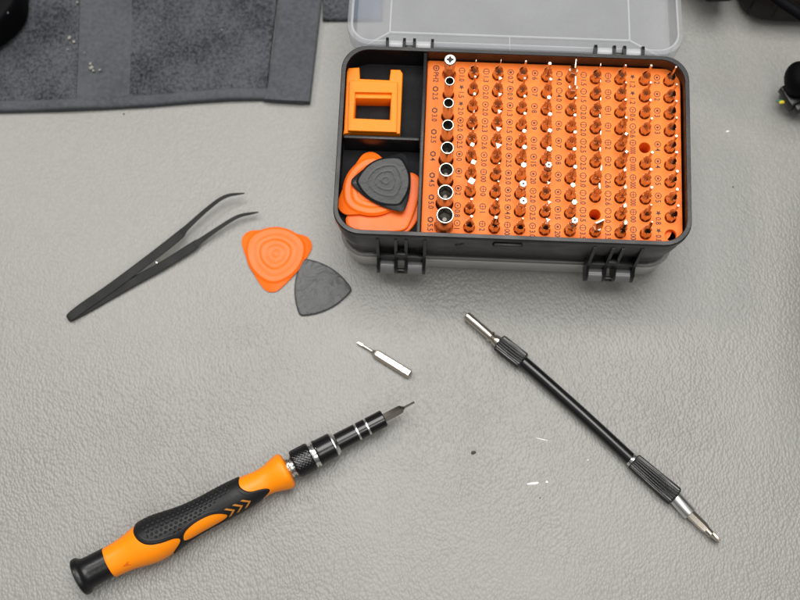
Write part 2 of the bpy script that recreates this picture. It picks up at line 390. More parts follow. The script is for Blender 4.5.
MARKS = {
 1: [('slot', '1.0'), ('star', '1.5'), ('star', '2.0'), ('sq', '2.0'), ('sq', '2.5'), ('hex', '0'), ('hex', '1'), ('hex', '2'), ('dot', '0.8'), ('dot', '1')],
 2: [('slot', '1.3'), ('tri', '2.0'), ('tri', '2.0'), ('tri', '2.3'), ('tri', '2.6'), ('tri', '3.0'), ('plus', '00'), ('plus', '0'), ('plus', '1'), ('plus', '2')],
 3: [('hex', '0.7'), ('hex', '0.9'), ('hex', '1.3'), ('hex', '1.5'), ('hex', '2.0'), ('hex', '2.5'), ('hex', '3.0'), ('hex', '3.5'), ('hex', '4.0'), ('plus', '00')],
 4: [('torx', '6'), ('torx', '7'), ('torx', '8'), ('torx', '9'), ('torx', '10'), ('torx', '15'), ('torx', '20'), ('y', '2.0'), ('y', '2.5'), ('y', '3.0')],
 5: [('slot', '4.0'), ('slot', '4.0'), ('torx', '1'), ('torx', '6'), ('torx', '7'), ('torx', '8'), ('torx', '9'), ('torx', '10'), ('torx', '15'), ('torx', '20')],
 6: [('slot', '1.5'), ('slot', '1.5'), ('slot', '2.0'), ('slot', '2.0'), ('slot', '2.5'), ('slot', '2.5'), ('slot', '3.0'), ('slot', '3.0'), ('slot', '3.5'), ('slot', '3.5')],
 7: [('plus', '0'), ('plus', '0'), ('plus', '1'), ('plus', '1'), ('plus', '2'), ('plus', '2'), ('u', '2.6'), ('u', '2.6'), ('u', '3.0'), ('u', '3.5')],
 8: [('star', '1.2'), ('star', '1.2'), ('y', '0.6'), ('dot', '0.6'), ('plus', '0000'), ('plus', '0000'), ('plus', '000'), ('plus', '000'), ('plus', '00'), ('plus', '00')],
 9: [('torx', '2'), ('torx', '2'), ('torx', '3'), ('torx', '3'), ('torx', '4'), ('torx', '4'), ('torx', '5'), ('torx', '5'), ('star', '0.8'), ('star', '0.8')]}
for i, lst in MARKS.items():
    for j, (k, t) in enumerate(lst):
        x, y = hole_xy[(i, j)]
        if t == '0000': mark(k, '0000', x - 5.0, y + 2.0, .6)
        else: mark(k, t, x - 5.0, y + 1.7, .78 if t == '000' else 1.0)
for (x, y), t, k in zip(nut_xy, ['PH2', '2.5', '3.0', '3.5', '4', '4.5', '5.0', '5.5'], ['plusring'] + ['hexring'] * 7):
    hy = y  # hole centre
    mark(k, t, x - 5.6, hy + 2.6)

# ---- hinges: front (clear cover below) and back (lid)
def hinge_front(pxs, py):
    e = bpy.data.objects.new('hinge', None); col.objects.link(e); e.parent = case
    xs = [cat(p, 262, 20).x for p in pxs]
    yw = -D / 2
    ribs = MB()
    for x in xs:
        prof = [(yw + 3, 49), (yw + .2, 48), (yw - .6, 36), (yw - 1.2, 26), (yw - 4.2, 23), (yw - 5.3, 19), (yw - 4.6, 15.2), (yw - 1.5, 13.6), (yw + 3, 14)]
        ribs.rings([[(x - .65, y, z) for y, z in prof], [(x + .65, y, z) for y, z in prof]])
    ribs.box(((xs[1] + xs[2]) / 2, yw - .6, 33), (xs[2] - xs[1], 2.0, 1.6), .3)
    ribs.box(((xs[1] + xs[2]) / 2, yw - .2, 28), (xs[2] - xs[1], 2.0, 6), .3)
    ribs.box(((xs[0] + xs[3]) / 2, yw + .4, 25.5), (xs[3] - xs[0], 2.6, 5), .4)
    ribs.box(((xs[1] + xs[2]) / 2, yw - 4.2, 17), (xs[2] - xs[1], 1.4, 1.2), .3)
    ribs.box(((xs[1] + xs[2]) / 2, yw - 4.2, 20.4), (xs[2] - xs[1], 1.4, 1.0), .3)
    ribs.build('hinge_rib', M['case'], e)
    for a, b in ((0, 1), (2, 3)):
        k = MB(); k.lathe([(xs[a] + .7, 3.1), (xs[a] + .9, 3.3), (xs[b] - .9, 3.3), (xs[b] - .7, 3.1)], 24)
        k.v = [(x, y + yw - 2.1, z + 18.6) for x, y, z in k.v]
        k.build('hinge_barrel', M['hinge'], e)
def hinge_back(pxs):
    e = bpy.data.objects.new('hinge', None); col.objects.link(e); e.parent = case
    xs = [cat(p, 43, 52).x for p in pxs]; yw = D / 2
    ribs = MB()
    for x in xs:
        prof = [(yw - .5, 52), (yw + .3, 54.6), (yw + 2.6, 55.6), (yw + 4.4, 55), (yw + 5, 52.6), (yw + 4.2, 50), (yw + 2, 48), (yw - .5, 46)]
        ribs.rings([[(x - .6, y, z) for y, z in prof], [(x + .6, y, z) for y, z in prof]])
    ribs.box(((xs[1] + xs[2]) / 2, yw + 1.4, 52.6), (xs[2] - xs[1], 1.3, 1.3), .3)
    ribs.build('hinge_rib', M['case'], e)
    for a, b in ((0, 1), (2, 3)):
        k = MB(); k.lathe([(xs[a] + .7, 1.9), (xs[a] + .9, 2.05), (xs[b] - .9, 2.05), (xs[b] - .7, 1.9)], 20)
        k.v = [(x, y + yw + 2.4, z + 52) for x, y, z in k.v]
        k.build('hinge_barrel', M['clear_edge'], e)
hinge_front((378.7, 396.3, 406.2, 424.2), 262); hinge_front((586, 603.5, 613, 631.5), 262)
hinge_back((387.5, 404.5, 414.5, 432.5)); hinge_back((595, 613.5, 623.7, 642))

# ---- clear cover underneath
cv = MB()
def cr(ins, z, r): return [(x, y, z) for x, y in rrect(W - 2 * ins, D - 2 * ins, r, NB)]
cv.rings([cr(1.3, ZB - .1, 11), cr(1.2, ZB - .6, 11), cr(1.6, 15.5, 11), cr(2.6, 4, 10), cr(3.4, 1.8, 9.5), cr(5.2, .5, 8)], cap0=False)
cv.rings([cr(2.7, ZB - .2, 10), cr(3.4, 5, 9), cr(5.5, 2.2, 8)], cap0=False)
cv.build('bottom_cover', M['clear_base'], case)

# ---- the open lid: folded right back and sloping down behind the case
lid_m = Matrix.Translation((0, D / 2 + 2.4, 50.6)) @ Matrix.Rotation(R(-9), 4, 'X')
LW, LD = W - 1.5, D
def lr(ins, z, r, insf=None): return [(x, y, z) for x, y in rrect(LW - 2 * ins, LD - 2 * ins, r, NB, 0, LD / 2 + .6)]
ld = MB()
ld.rings([lr(2.6, 0, 8.6), lr(2.8, -8, 8.4), lr(3.6, -10.6, 8)], cap0=False, cap1=False)            # inner wall
ld.rings([lr(2.6, 0, 8.6), lr(.2, 0, 10.5), lr(0, -.6, 10.5), lr(.8, -9.5, 10), lr(3.6, -12.4, 8.5)], cap0=False, cap1=False)
# roof: outer frame, mitred slope, centre panel
cx0 = cat(390, 24, 38).x; cx1 = cat(631, 34, 38).x
fy = 17.0
o_ = [(-LW / 2 + 3.6, 4.2), (LW / 2 - 3.6, 4.2), (LW / 2 - 3.6, LD - 3.0), (-LW / 2 + 3.6, LD - 3.0)]
i_ = [(cx0, fy), (cx1, fy), (cx1, LD - 9), (cx0, LD - 9)]
for zz in (0, -1.2):
    ld.add([(x, y, -10.8 + zz) for x, y in o_] + [(x, y, -13.4 + zz) for x, y in i_],
           [(0, 1, 5, 4), (1, 2, 6, 5), (2, 3, 7, 6), (3, 0, 4, 7), (4, 5, 6, 7)])
lid = ld.build('lid', M['clear'], case, xf=lid_m)
rg = MB()
def ridge(a, b, w=1.1, h=.7):
    d = Vector(b) - Vector(a); L_ = d.length; d.normalize(); n = d.cross(Vector((0, 0, 1))).normalized() * w / 2
    u = Vector((0, 0, h)); A, B = Vector(a), Vector(b)
    rg.rings([[A - n, A + n, A + n * .4 + u, A - n * .4 + u], [B - n, B + n, B + n * .4 + u, B - n * .4 + u]])
for k in range(4): ridge((*i_[k], -13.35), (*i_[(k + 1) % 4], -13.35), .9, .45)
for k in range(4): ridge((*o_[k], -10.75), (*i_[k], -13.35), .9, .45)
ridge(((cx0 + cx1) / 2, 4.2, -10.75), ((cx0 + cx1) / 2, fy, -13.35), .7, .4)
rg.rings([[(x, y, z + .05) for x, y, z in lr(2.6, 0, 8.6)], [(x, y, z + .5) for x, y, z in lr(2.2, 0, 8.8)], [(x, y, z + .5) for x, y, z in lr(1.9, 0, 9)], [(x, y, z + .05) for x, y, z in lr(1.6, 0, 9.2)]], cap0=False, cap1=False)
rg.build('moulded_edges', M['clear_edge'], lid, xf=lid_m)

# ------------------------------------------------------------------ driver bits in the plate
def poly(n, r, z, ph=0.0, sx=1.0, sy=1.0): return [(r * cos(ph + 2 * pi * k / n) * sx, r * sin(ph + 2 * pi * k / n) * sy, z) for k in range(n)]
TOPZ = ZT - ZP
def gear(n, ro, ri, z, ph=0):
    return [((ro if k % 2 == 0 else ri) * cos(ph + pi * k / n), (ro if k % 2 == 0 else ri) * sin(ph + pi * k / n), z) for k in range(2 * n)]
def bit_meshes(style, r):
    """origin at the plate's surface, z up; shank stands 14 mm down in the hole"""
    sh = MB(); tp = MB()
    top = 5.4 if r < .8 else 6.4
    if r >= 1.45: top = 7.6
    neck = min(1.7, r + .08) if style in ('pin', 'hex', 'torx') else min(1.5, r * .55 + .1)
    sh.rings([poly(6, 1.7, -15.6), poly(6, 2.12, -15.0), poly(6, 2.12, top - .9), poly(6, 1.86, top)], cap1=True)
    nr = 16
    if style != 'blade': sh.rings([poly(nr, 1.8, top - .01), poly(nr, 1.8 * .7 + neck * .3, top + .9), poly(nr, 1.8 * .2 + neck * .8, top + 2.0), poly(nr, neck, top + 3.0), poly(nr, neck * .8, top + 3.6)], cap0=False)
    z0 = top + 1.6; z1 = TOPZ
    if style in ('pin', 'hex', 'torx'):
        n = 6 if style == 'hex' else 12
        if style == 'torx' and r > .55:
            tp.rings([gear(6, r, r * .8, z0), gear(6, r, r * .8, z1 - .15), gear(6, r * .86, r * .68, z1)])
        else: tp.rings([poly(n, r, z0), poly(n, r, z1 - .12), poly(n, r * .85, z1)])
        if r > 1.5: tp.rings([poly(12, r * .3, z1 + .01), poly(12, r * .28, z1 + .02)], mi=1)
    elif style == 'slot':
        r *= .85
        tp.rings([poly(16, min(1.5, r), z0), poly(16, min(1.5, r) * .95, z0 + 1.2, 0, .8, 1.0)] +
                 [[(x * .22, y * 1.0, z1) for x, y, _ in poly(16, r, 0)]])
    elif style == 'blade':
        def rc4(a, b, z): return [(a, b, z), (-a, b, z), (-a, -b, z), (a, -b, z)]
        tp.rings([rc4(1.45, 1.5, top - .3), rc4(1.1, 1.7, top + 2), rc4(.22, r, z1)])
    elif style == 'tri': tp.rings([poly(3, r * .9, z0, .3), poly(3, r, z1 - .1, .3), poly(3, r * .93, z1, .3)])
    elif style == 'sq': tp.rings([poly(4, r * .95, z0, .5), poly(4, r, z1 - .15, .5), poly(4, r * .9, z1, .5)])
    elif style == 'cross':
        def cross(ro, ri, z):
            out = []
            for k in range(4):
                a = k * pi / 2 + .4
                for da, rr in ((-.28, ro), (.28, ro), (pi / 4, ri)): out.append((rr * cos(a + da), rr * sin(a + da), z))
            return out
        tp.rings([cross(r, r * .9, z0), cross(r, r * .5, z1 - 2.2), cross(r * .42, r * .22, z1)])
    elif style == 'fork':
        tp.rings([poly(16, r * .95, z0), poly(16, r * .8, z1 - 2.4, 0, .8, 1), poly(16, r * .62, z1 - 1.1, 0, .6, 1)])
        for s_ in (-1, 1): tp.box((0, s_ * r * .42, z1 - .65), (.45, r * .34, 1.3), .06)
    elif style == 'y':
        tp.rings([gear(3, r, r * .45, z0), gear(3, r, r * .35, z1)])
    return sh, tp
P = 'pin'
STY = {
 1: [('slot', .5), (P, .5), (P, .62), ('fork', .8), ('fork', .8), ('sq', 1.15), ('sq', 1.35), ('sq', 1.8), (P, .5), (P, .55)],
 2: [('slot', .62), ('tri', .95), ('tri', 1.0), ('tri', 1.15), ('tri', 1.35), ('tri', 1.6), ('cross', .8), ('cross', .8), ('cross', 1.1), ('cross', 1.5)],
 3: [(P, .45), (P, .5), ('hex', .62), ('hex', .7), ('hex', .95), ('hex', 1.15), ('hex', 1.3), ('hex', 1.65), ('hex', 1.75), ('cross', .7)],
 4: [('torx', .8), ('torx', .85), ('torx', .95), ('torx', 1.0), ('torx', 1.1), ('torx', 1.3), ('torx', 1.6), ('y', .8), ('y', .9), ('y', 1.05)],
 5: [('blade', 2.0), ('blade', 2.0), (P, .5), ('torx', .7), ('torx', .8), ('torx', .9), ('torx', .95), ('torx', 1.15), ('torx', 1.3), ('torx', 1.6)],
 6: [('slot', .75), ('slot', .75), ('slot', .85), ('slot', 1.0), ('slot', 1.15), ('slot', 1.2), ('slot', 1.4), ('slot', 1.5), None, ('blade', 1.8)],
 7: [('cross', .9), ('cross', .9), ('cross', 1.15), ('cross', 1.2), ('cross', 1.6), ('cross', 1.6), ('fork', 1.3), ('fork', 1.3), ('fork', 1.45), ('fork', 1.6)],
 8: [(P, .6), (P, .6), (P, .55), (P, .5), None, (P, .6), (P, .62), (P, .6), ('cross', .75), ('cross', .75)],
 9: [(P, .45), (P, .45), (P, .5), (P, .5), (P, .55), (P, .6), (P, .6), (P, .6), (P, .5), None]}
TIPW = {'pin': 'thin pin tip', 'slot': 'flat tip', 'fork': 'forked tip', 'sq': 'square tip', 'tri': 'triangular tip', 'cross': 'cross tip',
        'hex': 'hex tip', 'torx': 'star tip', 'y': 'three winged tip', 'blade': 'wide flat blade'}
ORD = ['rearmost', 'second from the back', 'third from the back', 'fourth from the back', 'fifth from the back',
       'sixth from the back', 'seventh from the back', 'eighth from the back', 'ninth from the back', 'tenth from the back']
CORD = ['', 'first', 'second', 'third', 'fourth', 'fifth', 'sixth', 'seventh', 'eighth', 'ninth']
for i in range(1, 10):
    for j in range(10):
        st = STY[i][j]
        if st is None: continue
        x, y = hole_xy[(i, j)]; w = from_case(x, y, ZP)
        rot = random.uniform(-.5, .5) if st[0] not in ('slot', 'blade', 'tri', 'sq', 'fork') else random.uniform(-.25, .1)
        if (i, j) == (6, 9): rot = -1.1
        e = empty('driver_bit', w, (R(random.gauss(-.3, .9)), R(random.gauss(.7, .9)), PHI + rot))
        tag(e, '%s bit, %s, %s column of slim bits from the left' % (TIPW[st[0]], ORD[j], CORD[i]), 'driver bit', 'driver bits standing in the orange plate')
        sh, tp = bit_meshes(*st)
        sh.build('shank', M['bit_steel'], e, angle=25); tp.build('tip', [M['bit_steel'], M['bore']], e, angle=25)
# nut sockets
SIZ = ['first', 'second', 'third', 'fourth', 'fifth', 'sixth', 'seventh', 'eighth']
for k, ((x, y), d) in enumerate(zip(nut_xy, NUTD)):
    w = from_case(x, y, ZP); ro = d / 2
    e = empty('cross_bit' if k == 0 else 'nut_socket', w, (R(random.uniform(-.5, .5)), R(random.uniform(-.2, 1)), PHI + random.uniform(-.3, .3)))
    b = MB(); n = 28
    if k == 0:
        tag(e, 'thick cross head bit, rearmost in the column beside the compartments', 'driver bit', 'driver bits standing in the orange plate')
        b.rings([poly(n, ro * .9, -9), poly(n, ro * .9, 9.0), poly(n, ro, 9.6), poly(n, ro, TOPZ - .35), poly(n, ro - .35, TOPZ)])
        b.build('body', M['socket_steel'], e)
        c = MB(); c.box((0, 0, TOPZ - .1), (3.0, .85, .5), .1); c.box((0, 0, TOPZ - .1), (.85, 3.0, .5), .1)
        c.add(*[(lambda s: (s[0], s[1]))(([(1.0 * cos(a), 1.0 * sin(a), TOPZ + .17) for a in [2 * pi * q / 12 for q in range(12)]], [tuple(range(12))]))][0])
        c.build('cross_recess', M['bore'], e)
    else:
        tag(e, 'hollow nut socket, %s from the back in the column beside the compartments' % SIZ[k], 'nut socket', 'nut sockets in the orange plate')
        inner = ro - .62; rc_ = MB()
        b.rings([poly(n, ro * .93, -9), poly(n, ro * .93, 4), poly(n, ro, 5), poly(n, ro, TOPZ - .25), poly(n, ro - .22, TOPZ), poly(n, inner + .2, TOPZ)], cap1=False)
        # conical lead-in, then the six-sided recess
        def hexed(r_, z):
            out = []
            for q in range(n):
                a = 2 * pi * q / n; sct = ((a + pi / 6) % (pi / 3)) - pi / 6
                out.append((r_ / cos(sct) * cos(a), r_ / cos(sct) * sin(a), z))
            return out
        b.rings([poly(n, inner + .2, TOPZ), poly(n, inner + .05, TOPZ - .12)], cap0=False, cap1=False)
        rc_.rings([poly(n, inner + .05, TOPZ - .12), poly(n, inner - .1, TOPZ - .5), hexed(inner * .8, TOPZ - 1.5), hexed(inner * .79, TOPZ - 4.5)], cap0=False, cap1=False)
        rc_.rings([hexed(inner * .79, TOPZ - 4.5), poly(n, inner * .3, TOPZ - 5.5)], cap0=False, cap1=True, mi=1)
        b.build('body', M['socket_steel'], e, angle=25)
        rc_.build('recess', [M['recess'], M['socket_floor']], e, angle=25)

# ------------------------------------------------------------------ demagnetizer in the rear compartment
dz = 49.0
def dq(x, y, z=dz): c = cat(335 + x / 7.5, 60 + y / 7.5, z); return (c.x, c.y)
zt_ = 50.8
oc_ = [dq(88, 90), dq(100, 58), dq(183, 55), dq(187, 140), dq(408, 150), dq(418, 70), dq(490, 72), dq(508, 100), dq(500, 290), dq(488, 552), dq(125, 540), dq(60, 556), dq(66, 520)]
cxm = sum(p[0] for p in oc_) / len(oc_); cym = sum(p[1] for p in oc_) / len(oc_)
hole = [dq(155, 285), dq(418, 290), dq(410, 450), dq(146, 440)]
base = extruded(oc_, [list(reversed(hole))], ZF + .05, dz, .45)
fr = [dq(108, 152, zt_), dq(470, 165, zt_), dq(462, 540, zt_), dq(96, 528, zt_)]
hole2 = [dq(150, 240, zt_), dq(425, 245, zt_), dq(416, 448, zt_), dq(140, 436, zt_)]
rf = extruded(fr, [list(reversed(hole2))], dz - .5, zt_, .35)
e = empty('demagnetizer', from_case(cxm, cym, ZF))
e.rotation_euler = (0, 0, PHI)
tag(e, 'orange notched block with a square window in the rear left compartment', 'demagnetizer')
sh = Matrix.Translation((-cxm, -cym, -ZF))
base.build('body', M['demag'], e, xf=sh, angle=40); rf.build('raised_frame', M['demag'], e, xf=sh, angle=40)
gp = MB(); gp.box((cxm + (dq(470, 360)[0] - dq(265, 360)[0]) + .55, cym - 1.6, dz - .1), (.5, 8, .5), .1)

# ------------------------------------------------------------------ opening picks
def pick_outline(corners, bulge, n=14):
    """corners: (angle deg, distance, corner radius); returns a closed outline, counter-clockwise"""
    cs = [(Vector(((d - r) * cos(R(a)), (d - r) * sin(R(a)))), r) for a, d, r in corners]
    out = []
    m = len(cs)
    for k in range(m):
        (A, ra), (B, rb) = cs[k], cs[(k + 1) % m]
        d = (B - A); L_ = d.length; d.normalize(); nn = Vector((d.y, -d.x))
        for q in range(n + 1):
            t = q / n; base = A.lerp(B, t) + nn * (4 * bulge * t * (1 - t))
            tg = (d * L_ + nn * (4 * bulge * (1 - 2 * t))).normalized(); no = Vector((tg.y, -tg.x))
            out.append(base + no * (ra + (rb - ra) * t))
    res = []
    for k in range(m):          # round the corners
        seg = out[k * (n + 1):(k + 1) * (n + 1)]; nxt = out[((k + 1) % m) * (n + 1)]
        res += seg
        C, r = cs[(k + 1) % m]; a0 = atan2(*(seg[-1] - C).yx); a1 = atan2(*(nxt - C).yx)
        while a1 < a0: a1 += 2 * pi
        for q in range(1, 6): a = a0 + (a1 - a0) * q / 6; res.append(C + Vector((cos(a), sin(a))) * r)
    return res
def pick(corners, bulge, th, disc_r, ridges, tri=.25):
    """flat pick; disc_r > 0 adds the rounder raised middle with ring ridges"""
    o = pick_outline(corners, bulge); n = len(o); mb = MB()
    rr = []
    for t, z in ((.97, 0), (1.0, .22 * th), (1.0, .55 * th), (.965, .8 * th)): rr.append([(p.x * t, p.y * t, z) for p in o])
    if disc_r:
        def dr(t):   # blend between circle and triangle
            return [(p.normalized() * disc_r * t * (1 + tri * (p.length / disc_r - 1.1))) for p in o]
        rr.append([(p.x, p.y, .85 * th) for p in dr(1.03)])
        K = 46
        for k in range(K, 0, -1):
            t = k / K; r_ = t * disc_r
            z = th * 1.55 - .5 * th * max(0, (t - .93) / .07) ** 2
            if ridges and r_ < disc_r * .82: fr_ = (r_ / 2.7 + .45) % 1.0; z -= ridges * 1.6 * (2 * abs(fr_ - .5)) ** 4
            rr.append([(p.x, p.y, z) for p in dr(t)])
    else:
        for k in range(16, 0, -1):
            t = .95 * k / 16
            rr.append([(p.x * t, p.y * t, th * (.82 + .3 * (1 - t))) for p in o])
    mb.rings(rr)
    return mb
def place_pick(name, px, py, z, corners_px, rc, bulge, th, disc_r, ridges, m, label, group, tilt=(0, 0), tri=.25):
    c = at(px, py, z)
    corners = []
    for qx, qy in corners_px:
        v = at(qx, qy, z) - c; corners.append((math.degrees(atan2(v.y, v.x)) % 360, hypot(v.x, v.y), rc))
    corners.sort()
    e = pick(corners, bulge, th, disc_r, ridges, tri).build(name, m, None, angle=50)
    e.location = c * S; e.rotation_euler = (R(tilt[0]), R(tilt[1]), 0)
    return tag(e, label, 'opening pick', group)
g = 'plastic opening picks'
place_pick('opening_pick', 275.7, 254.4, 0, [(243.5, 236.5), (311.6, 243), (271, 292.5)], 5.2, 1.0, 1.5, 13.2, .15, M['pick_orange'],
           'orange pick with ring ridges lying on the grey tabletop', g)
place_pick('opening_pick', 319, 288.5, 0, [(304, 260), (351.5, 290.2), (300.5, 315.5)], 2.3, 2.3, 1.7, 0, 0, M['pick_black'],
           'dark grey marbled pick lying on the tabletop against the orange pick', g)
def cpick(cx, cy, cs, z, m, label, disc=0, th=1.4, tilt=(0, 0), rc=3.6, bulge=1.6, rid=.2, tri=.25):
    f = lambda p: (335 + p[0] / 6.316, 145 + p[1] / 6.316)
    c = f((cx, cy)); return place_pick('opening_pick', c[0], c[1], z, [f(q) for q in cs], rc, bulge, th, disc, rid, m, label, g, tilt, tri)
cpick(360, 455, [(510, 330), (480, 535), (235, 440)], ZF + .1, M['pick_orange'], 'orange pick at the very bottom of the pile in the front compartment', th=1.2)
cpick(330, 405, [(72, 500), (512, 190), (450, 530)], ZF + 1.6, M['pick_orange'], 'orange pick with its corner pointing to the orange plate, second lowest in the pile', th=1.2, rc=4.2, bulge=1.0)
cpick(245, 275, [(215, 48), (30, 415), (470, 345)], ZF + 3.2, M['pick_orange'], 'orange ridged pick directly under the black pick in the compartment', disc=13.0, tilt=(0, 0), rc=5.0, bulge=.8)
cpick(318, 232, [(102, 240), (438, 60), (430, 420)], ZF + 6.0, M['pick_black2'], 'charcoal ridged pick on top of the orange picks in the compartment', disc=10.9, th=1.2, tilt=(-1, 1), rc=2.4, bulge=1.8, rid=.05, tri=.42)

# ------------------------------------------------------------------ tweezers
tw = empty('tweezers', at(69, 318, 0))
tag(tw, 'black steel tweezers with two bent pointed tips lying on the tabletop', 'tweezers')
org = at(69, 318, 0)
def ribbon(pts, name):
    """pts: (px, py, z, width, thickness); the strip leans on its edge"""
    P3 = []
    raw = pts
    # densify with Catmull-Rom
    def cr_(a, b, c, d, t): return tuple(.5 * ((2 * b[k]) + (-a[k] + c[k]) * t + (2 * a[k] - 5 * b[k] + 4 * c[k] - d[k]) * t * t + (-a[k] + 3 * b[k] - 3 * c[k] + d[k]) * t ** 3) for k in range(5))
    for i in range(len(raw) - 1):
        a = raw[max(0, i - 1)]; b = raw[i]; c = raw[i + 1]; d = raw[min(len(raw) - 1, i + 2)]
        for q in range(6): P3.append(cr_(a, b, c, d, q / 6))
    P3.append(raw[-1])
    C = [at(p[0], p[1], p[2]) for p in P3]; rr = []
    for i, p in enumerate(P3):
        tg = (C[min(i + 1, len(C) - 1)] - C[max(i - 1, 0)]).normalized()
        flat = Vector((0, 0, 1)).cross(tg).normalized()
        up = tg.cross(flat)
        a = R(28); wd = (flat * cos(a) + up * sin(a)); th = tg.cross(wd).normalized()
        hw, ht = p[3] / 2, p[4] / 2; o = C[i] - org
        rr.append([o + wd * x + th * y for x, y in ((hw, ht * .5), (hw * .85, ht), (-hw * .85, ht), (-hw, ht * .5), (-hw, -ht * .5), (-hw * .85, -ht), (hw * .85, -ht), (hw, -ht * .5))])
    mb = MB(); mb.rings(rr); return mb.build(name, M['tweezer'], tw, angle=40)
ribbon([(68.5, 318, 3.0, 2.2, 1.0), (71, 316.2, 3.1, 3.8, 1.1), (84, 306.5, 3.4, 4.2, 1.1), (112, 287, 4.2, 4.1, 1.1), (150, 258.5, 5.2, 4.0, 1.1), (178, 236.5, 6.0, 3.9, 1.1),
        (182.5, 232, 6.1, 3.3, 1.1), (188, 226.5, 6.2, 2.4, 1.1), (205, 211, 6.7, 1.9, 1.0), (219, 200, 7.0, 1.7, 1.0), (228, 195.6, 6.8, 1.5, .9), (236, 194.2, 6.3, 1.2, .8), (244.6, 193.3, 5.6, .5, .5)], 'arm')
ribbon([(67.6, 318.8, 1.7, 2.2, 1.0), (70, 317.5, 1.7, 3.6, 1.1), (85, 309.5, 1.8, 4.1, 1.1), (112, 294, 2.0, 4.0, 1.1), (140, 278, 2.3, 4.0, 1.1), (160, 267, 2.6, 3.9, 1.1), (190, 248.2, 3.2, 3.9, 1.1),
        (196, 243.8, 3.3, 3.3, 1.1), (202, 239.6, 3.5, 2.4, 1.1), (218, 228.6, 4.2, 1.9, 1.0), (232, 219.6, 4.6, 1.7, 1.0), (241, 215.5, 4.6, 1.5, .9), (250, 213.6, 4.3, 1.2, .8), (258.6, 212.2, 3.8, .5, .5)], 'arm')
sp = MB(); c = at(156.5, 262.6, 4.6) - org
sp.box(c, (.7, .9, .4), .12); sp.build('worn_spot', M['steel'], tw)

# ------------------------------------------------------------------ loose bit
lb0, lb1 = at(410.5, 375.0, 1.85), at(357.0, 341.8, 1.85)
mb_ = along(lb0, lb1); mb_i = mb_.copy(); mb_i.translation = (0, 0, 0)
e = empty('loose_driver_bit', lb0)
tag(e, 'small plated hex bit with a thin pin lying alone on the tabletop', 'driver bit')
sh = MB(); sh.lathe([(0, 1.5), (.7, 2.1), (17.6, 2.1), (18.6, 1.7)], 6, phase=R(3)); sh.lathe([(18.55, 1.5), (19.8, .8), (20.2, .65)], 20)
sh.build('shank', M['steel_warm'], e, xf=mb_i, angle=25)
sh = MB(); sh.lathe([(19.9, .55), (24.2, .55), (25.2, .6)], 16); sh.box((26.4, 0, 0), (3.0, 1.1, .55), .12)
sh.build('tip', M['steel'], e, xf=mb_i)

# ------------------------------------------------------------------ precision screwdriver
K = 2.385
s0, s1 = at(78.5, 577.8, 9.3), at(414.3, 402.3, 9.6)
Tm = along(s0, s1); TL = (s1 - s0).length; Ti = Tm.copy(); Ti.translation = (0, 0, 0)
kk = TL / 378.9                # mm per profile unit (pixels along the axis)
drv = empty('precision_screwdriver', s0)
tag(drv, 'orange and black precision screwdriver with a bit fitted, lying on the tabletop', 'screwdriver')
def prof(lst): return [(s * kk, r / K) for s, r in lst]
cap = MB(); cap.lathe(prof([(-1.5, 0.01), (-1.5, 12), (-1.2, 13.5), (-.6, 17.2), (.8, 19.2), (4.4, 19.5), (6.4, 18.6), (7.6, 17.2), (10, 15.9), (14, 15.6), (33.4, 15.3)]), 64)
cap.build('end_cap', M['black_plastic'], drv, xf=Ti)
HP = [(33, 15.4), (34, 15.9), (46, 16.4), (56, 17.8), (66, 20.2), (75, 22.0), (84, 22.4), (92, 21.8), (104, 19.6), (116, 17.5), (128, 16.3), (142, 16.0), (158, 16.4),
      (172, 16.3), (186, 15.7), (198, 14.4), (207, 13.9), (215, 15.4), (222, 18.0), (227, 19.2), (229.5, 19.2), (231.8, 18.2), (233.3, 15.4), (233.8, 9)]
def hr(s):
    for a, b in zip(HP, HP[1:]):
        if a[0] <= s <= b[0]:
            t = (s - a[0]) / (b[0] - a[0]); t2 = t * t * (3 - 2 * t) * .35 + t * .65
            return a[1] + (b[1] - a[1]) * t2
    return HP[-1][1]
sm = {}
def hrs(s):
    key = round(s, 2)
    if key not in sm: sm[key] = sum(hr(min(233.8, max(33, s + d))) for d in (-4, -2, 0, 2, 4)) / 5 if 40 < s < 226 else hr(s)
    return sm[key]
hd = MB(); n = 72; ss = [33 + .01] + [34 + k * 1.5 for k in range(128)] + [226.3, 228.5, 229.5, 230.5, 231.8, 232.6, 233.3, 233.8]
def facet(s, a):               # the nose has six soft flats
    k = max(0.0, 1 - abs(s - 228) / 9)
    return 1 - .035 * k * (1 - cos(6 * a)) / 2
hd.rings([[(s * kk, hrs(s) / K * facet(s, 2 * pi * i / n) * cos(2 * pi * i / n), hrs(s) / K * facet(s, 2 * pi * i / n) * sin(2 * pi * i / n)) for i in range(n)] for s in ss])
Th = Ti @ Matrix.Translation((0, -.4, 0))     # the moulded handle sits a touch off the shaft's axis
hd.build('handle', M['handle'], drv, xf=Th, angle=60)
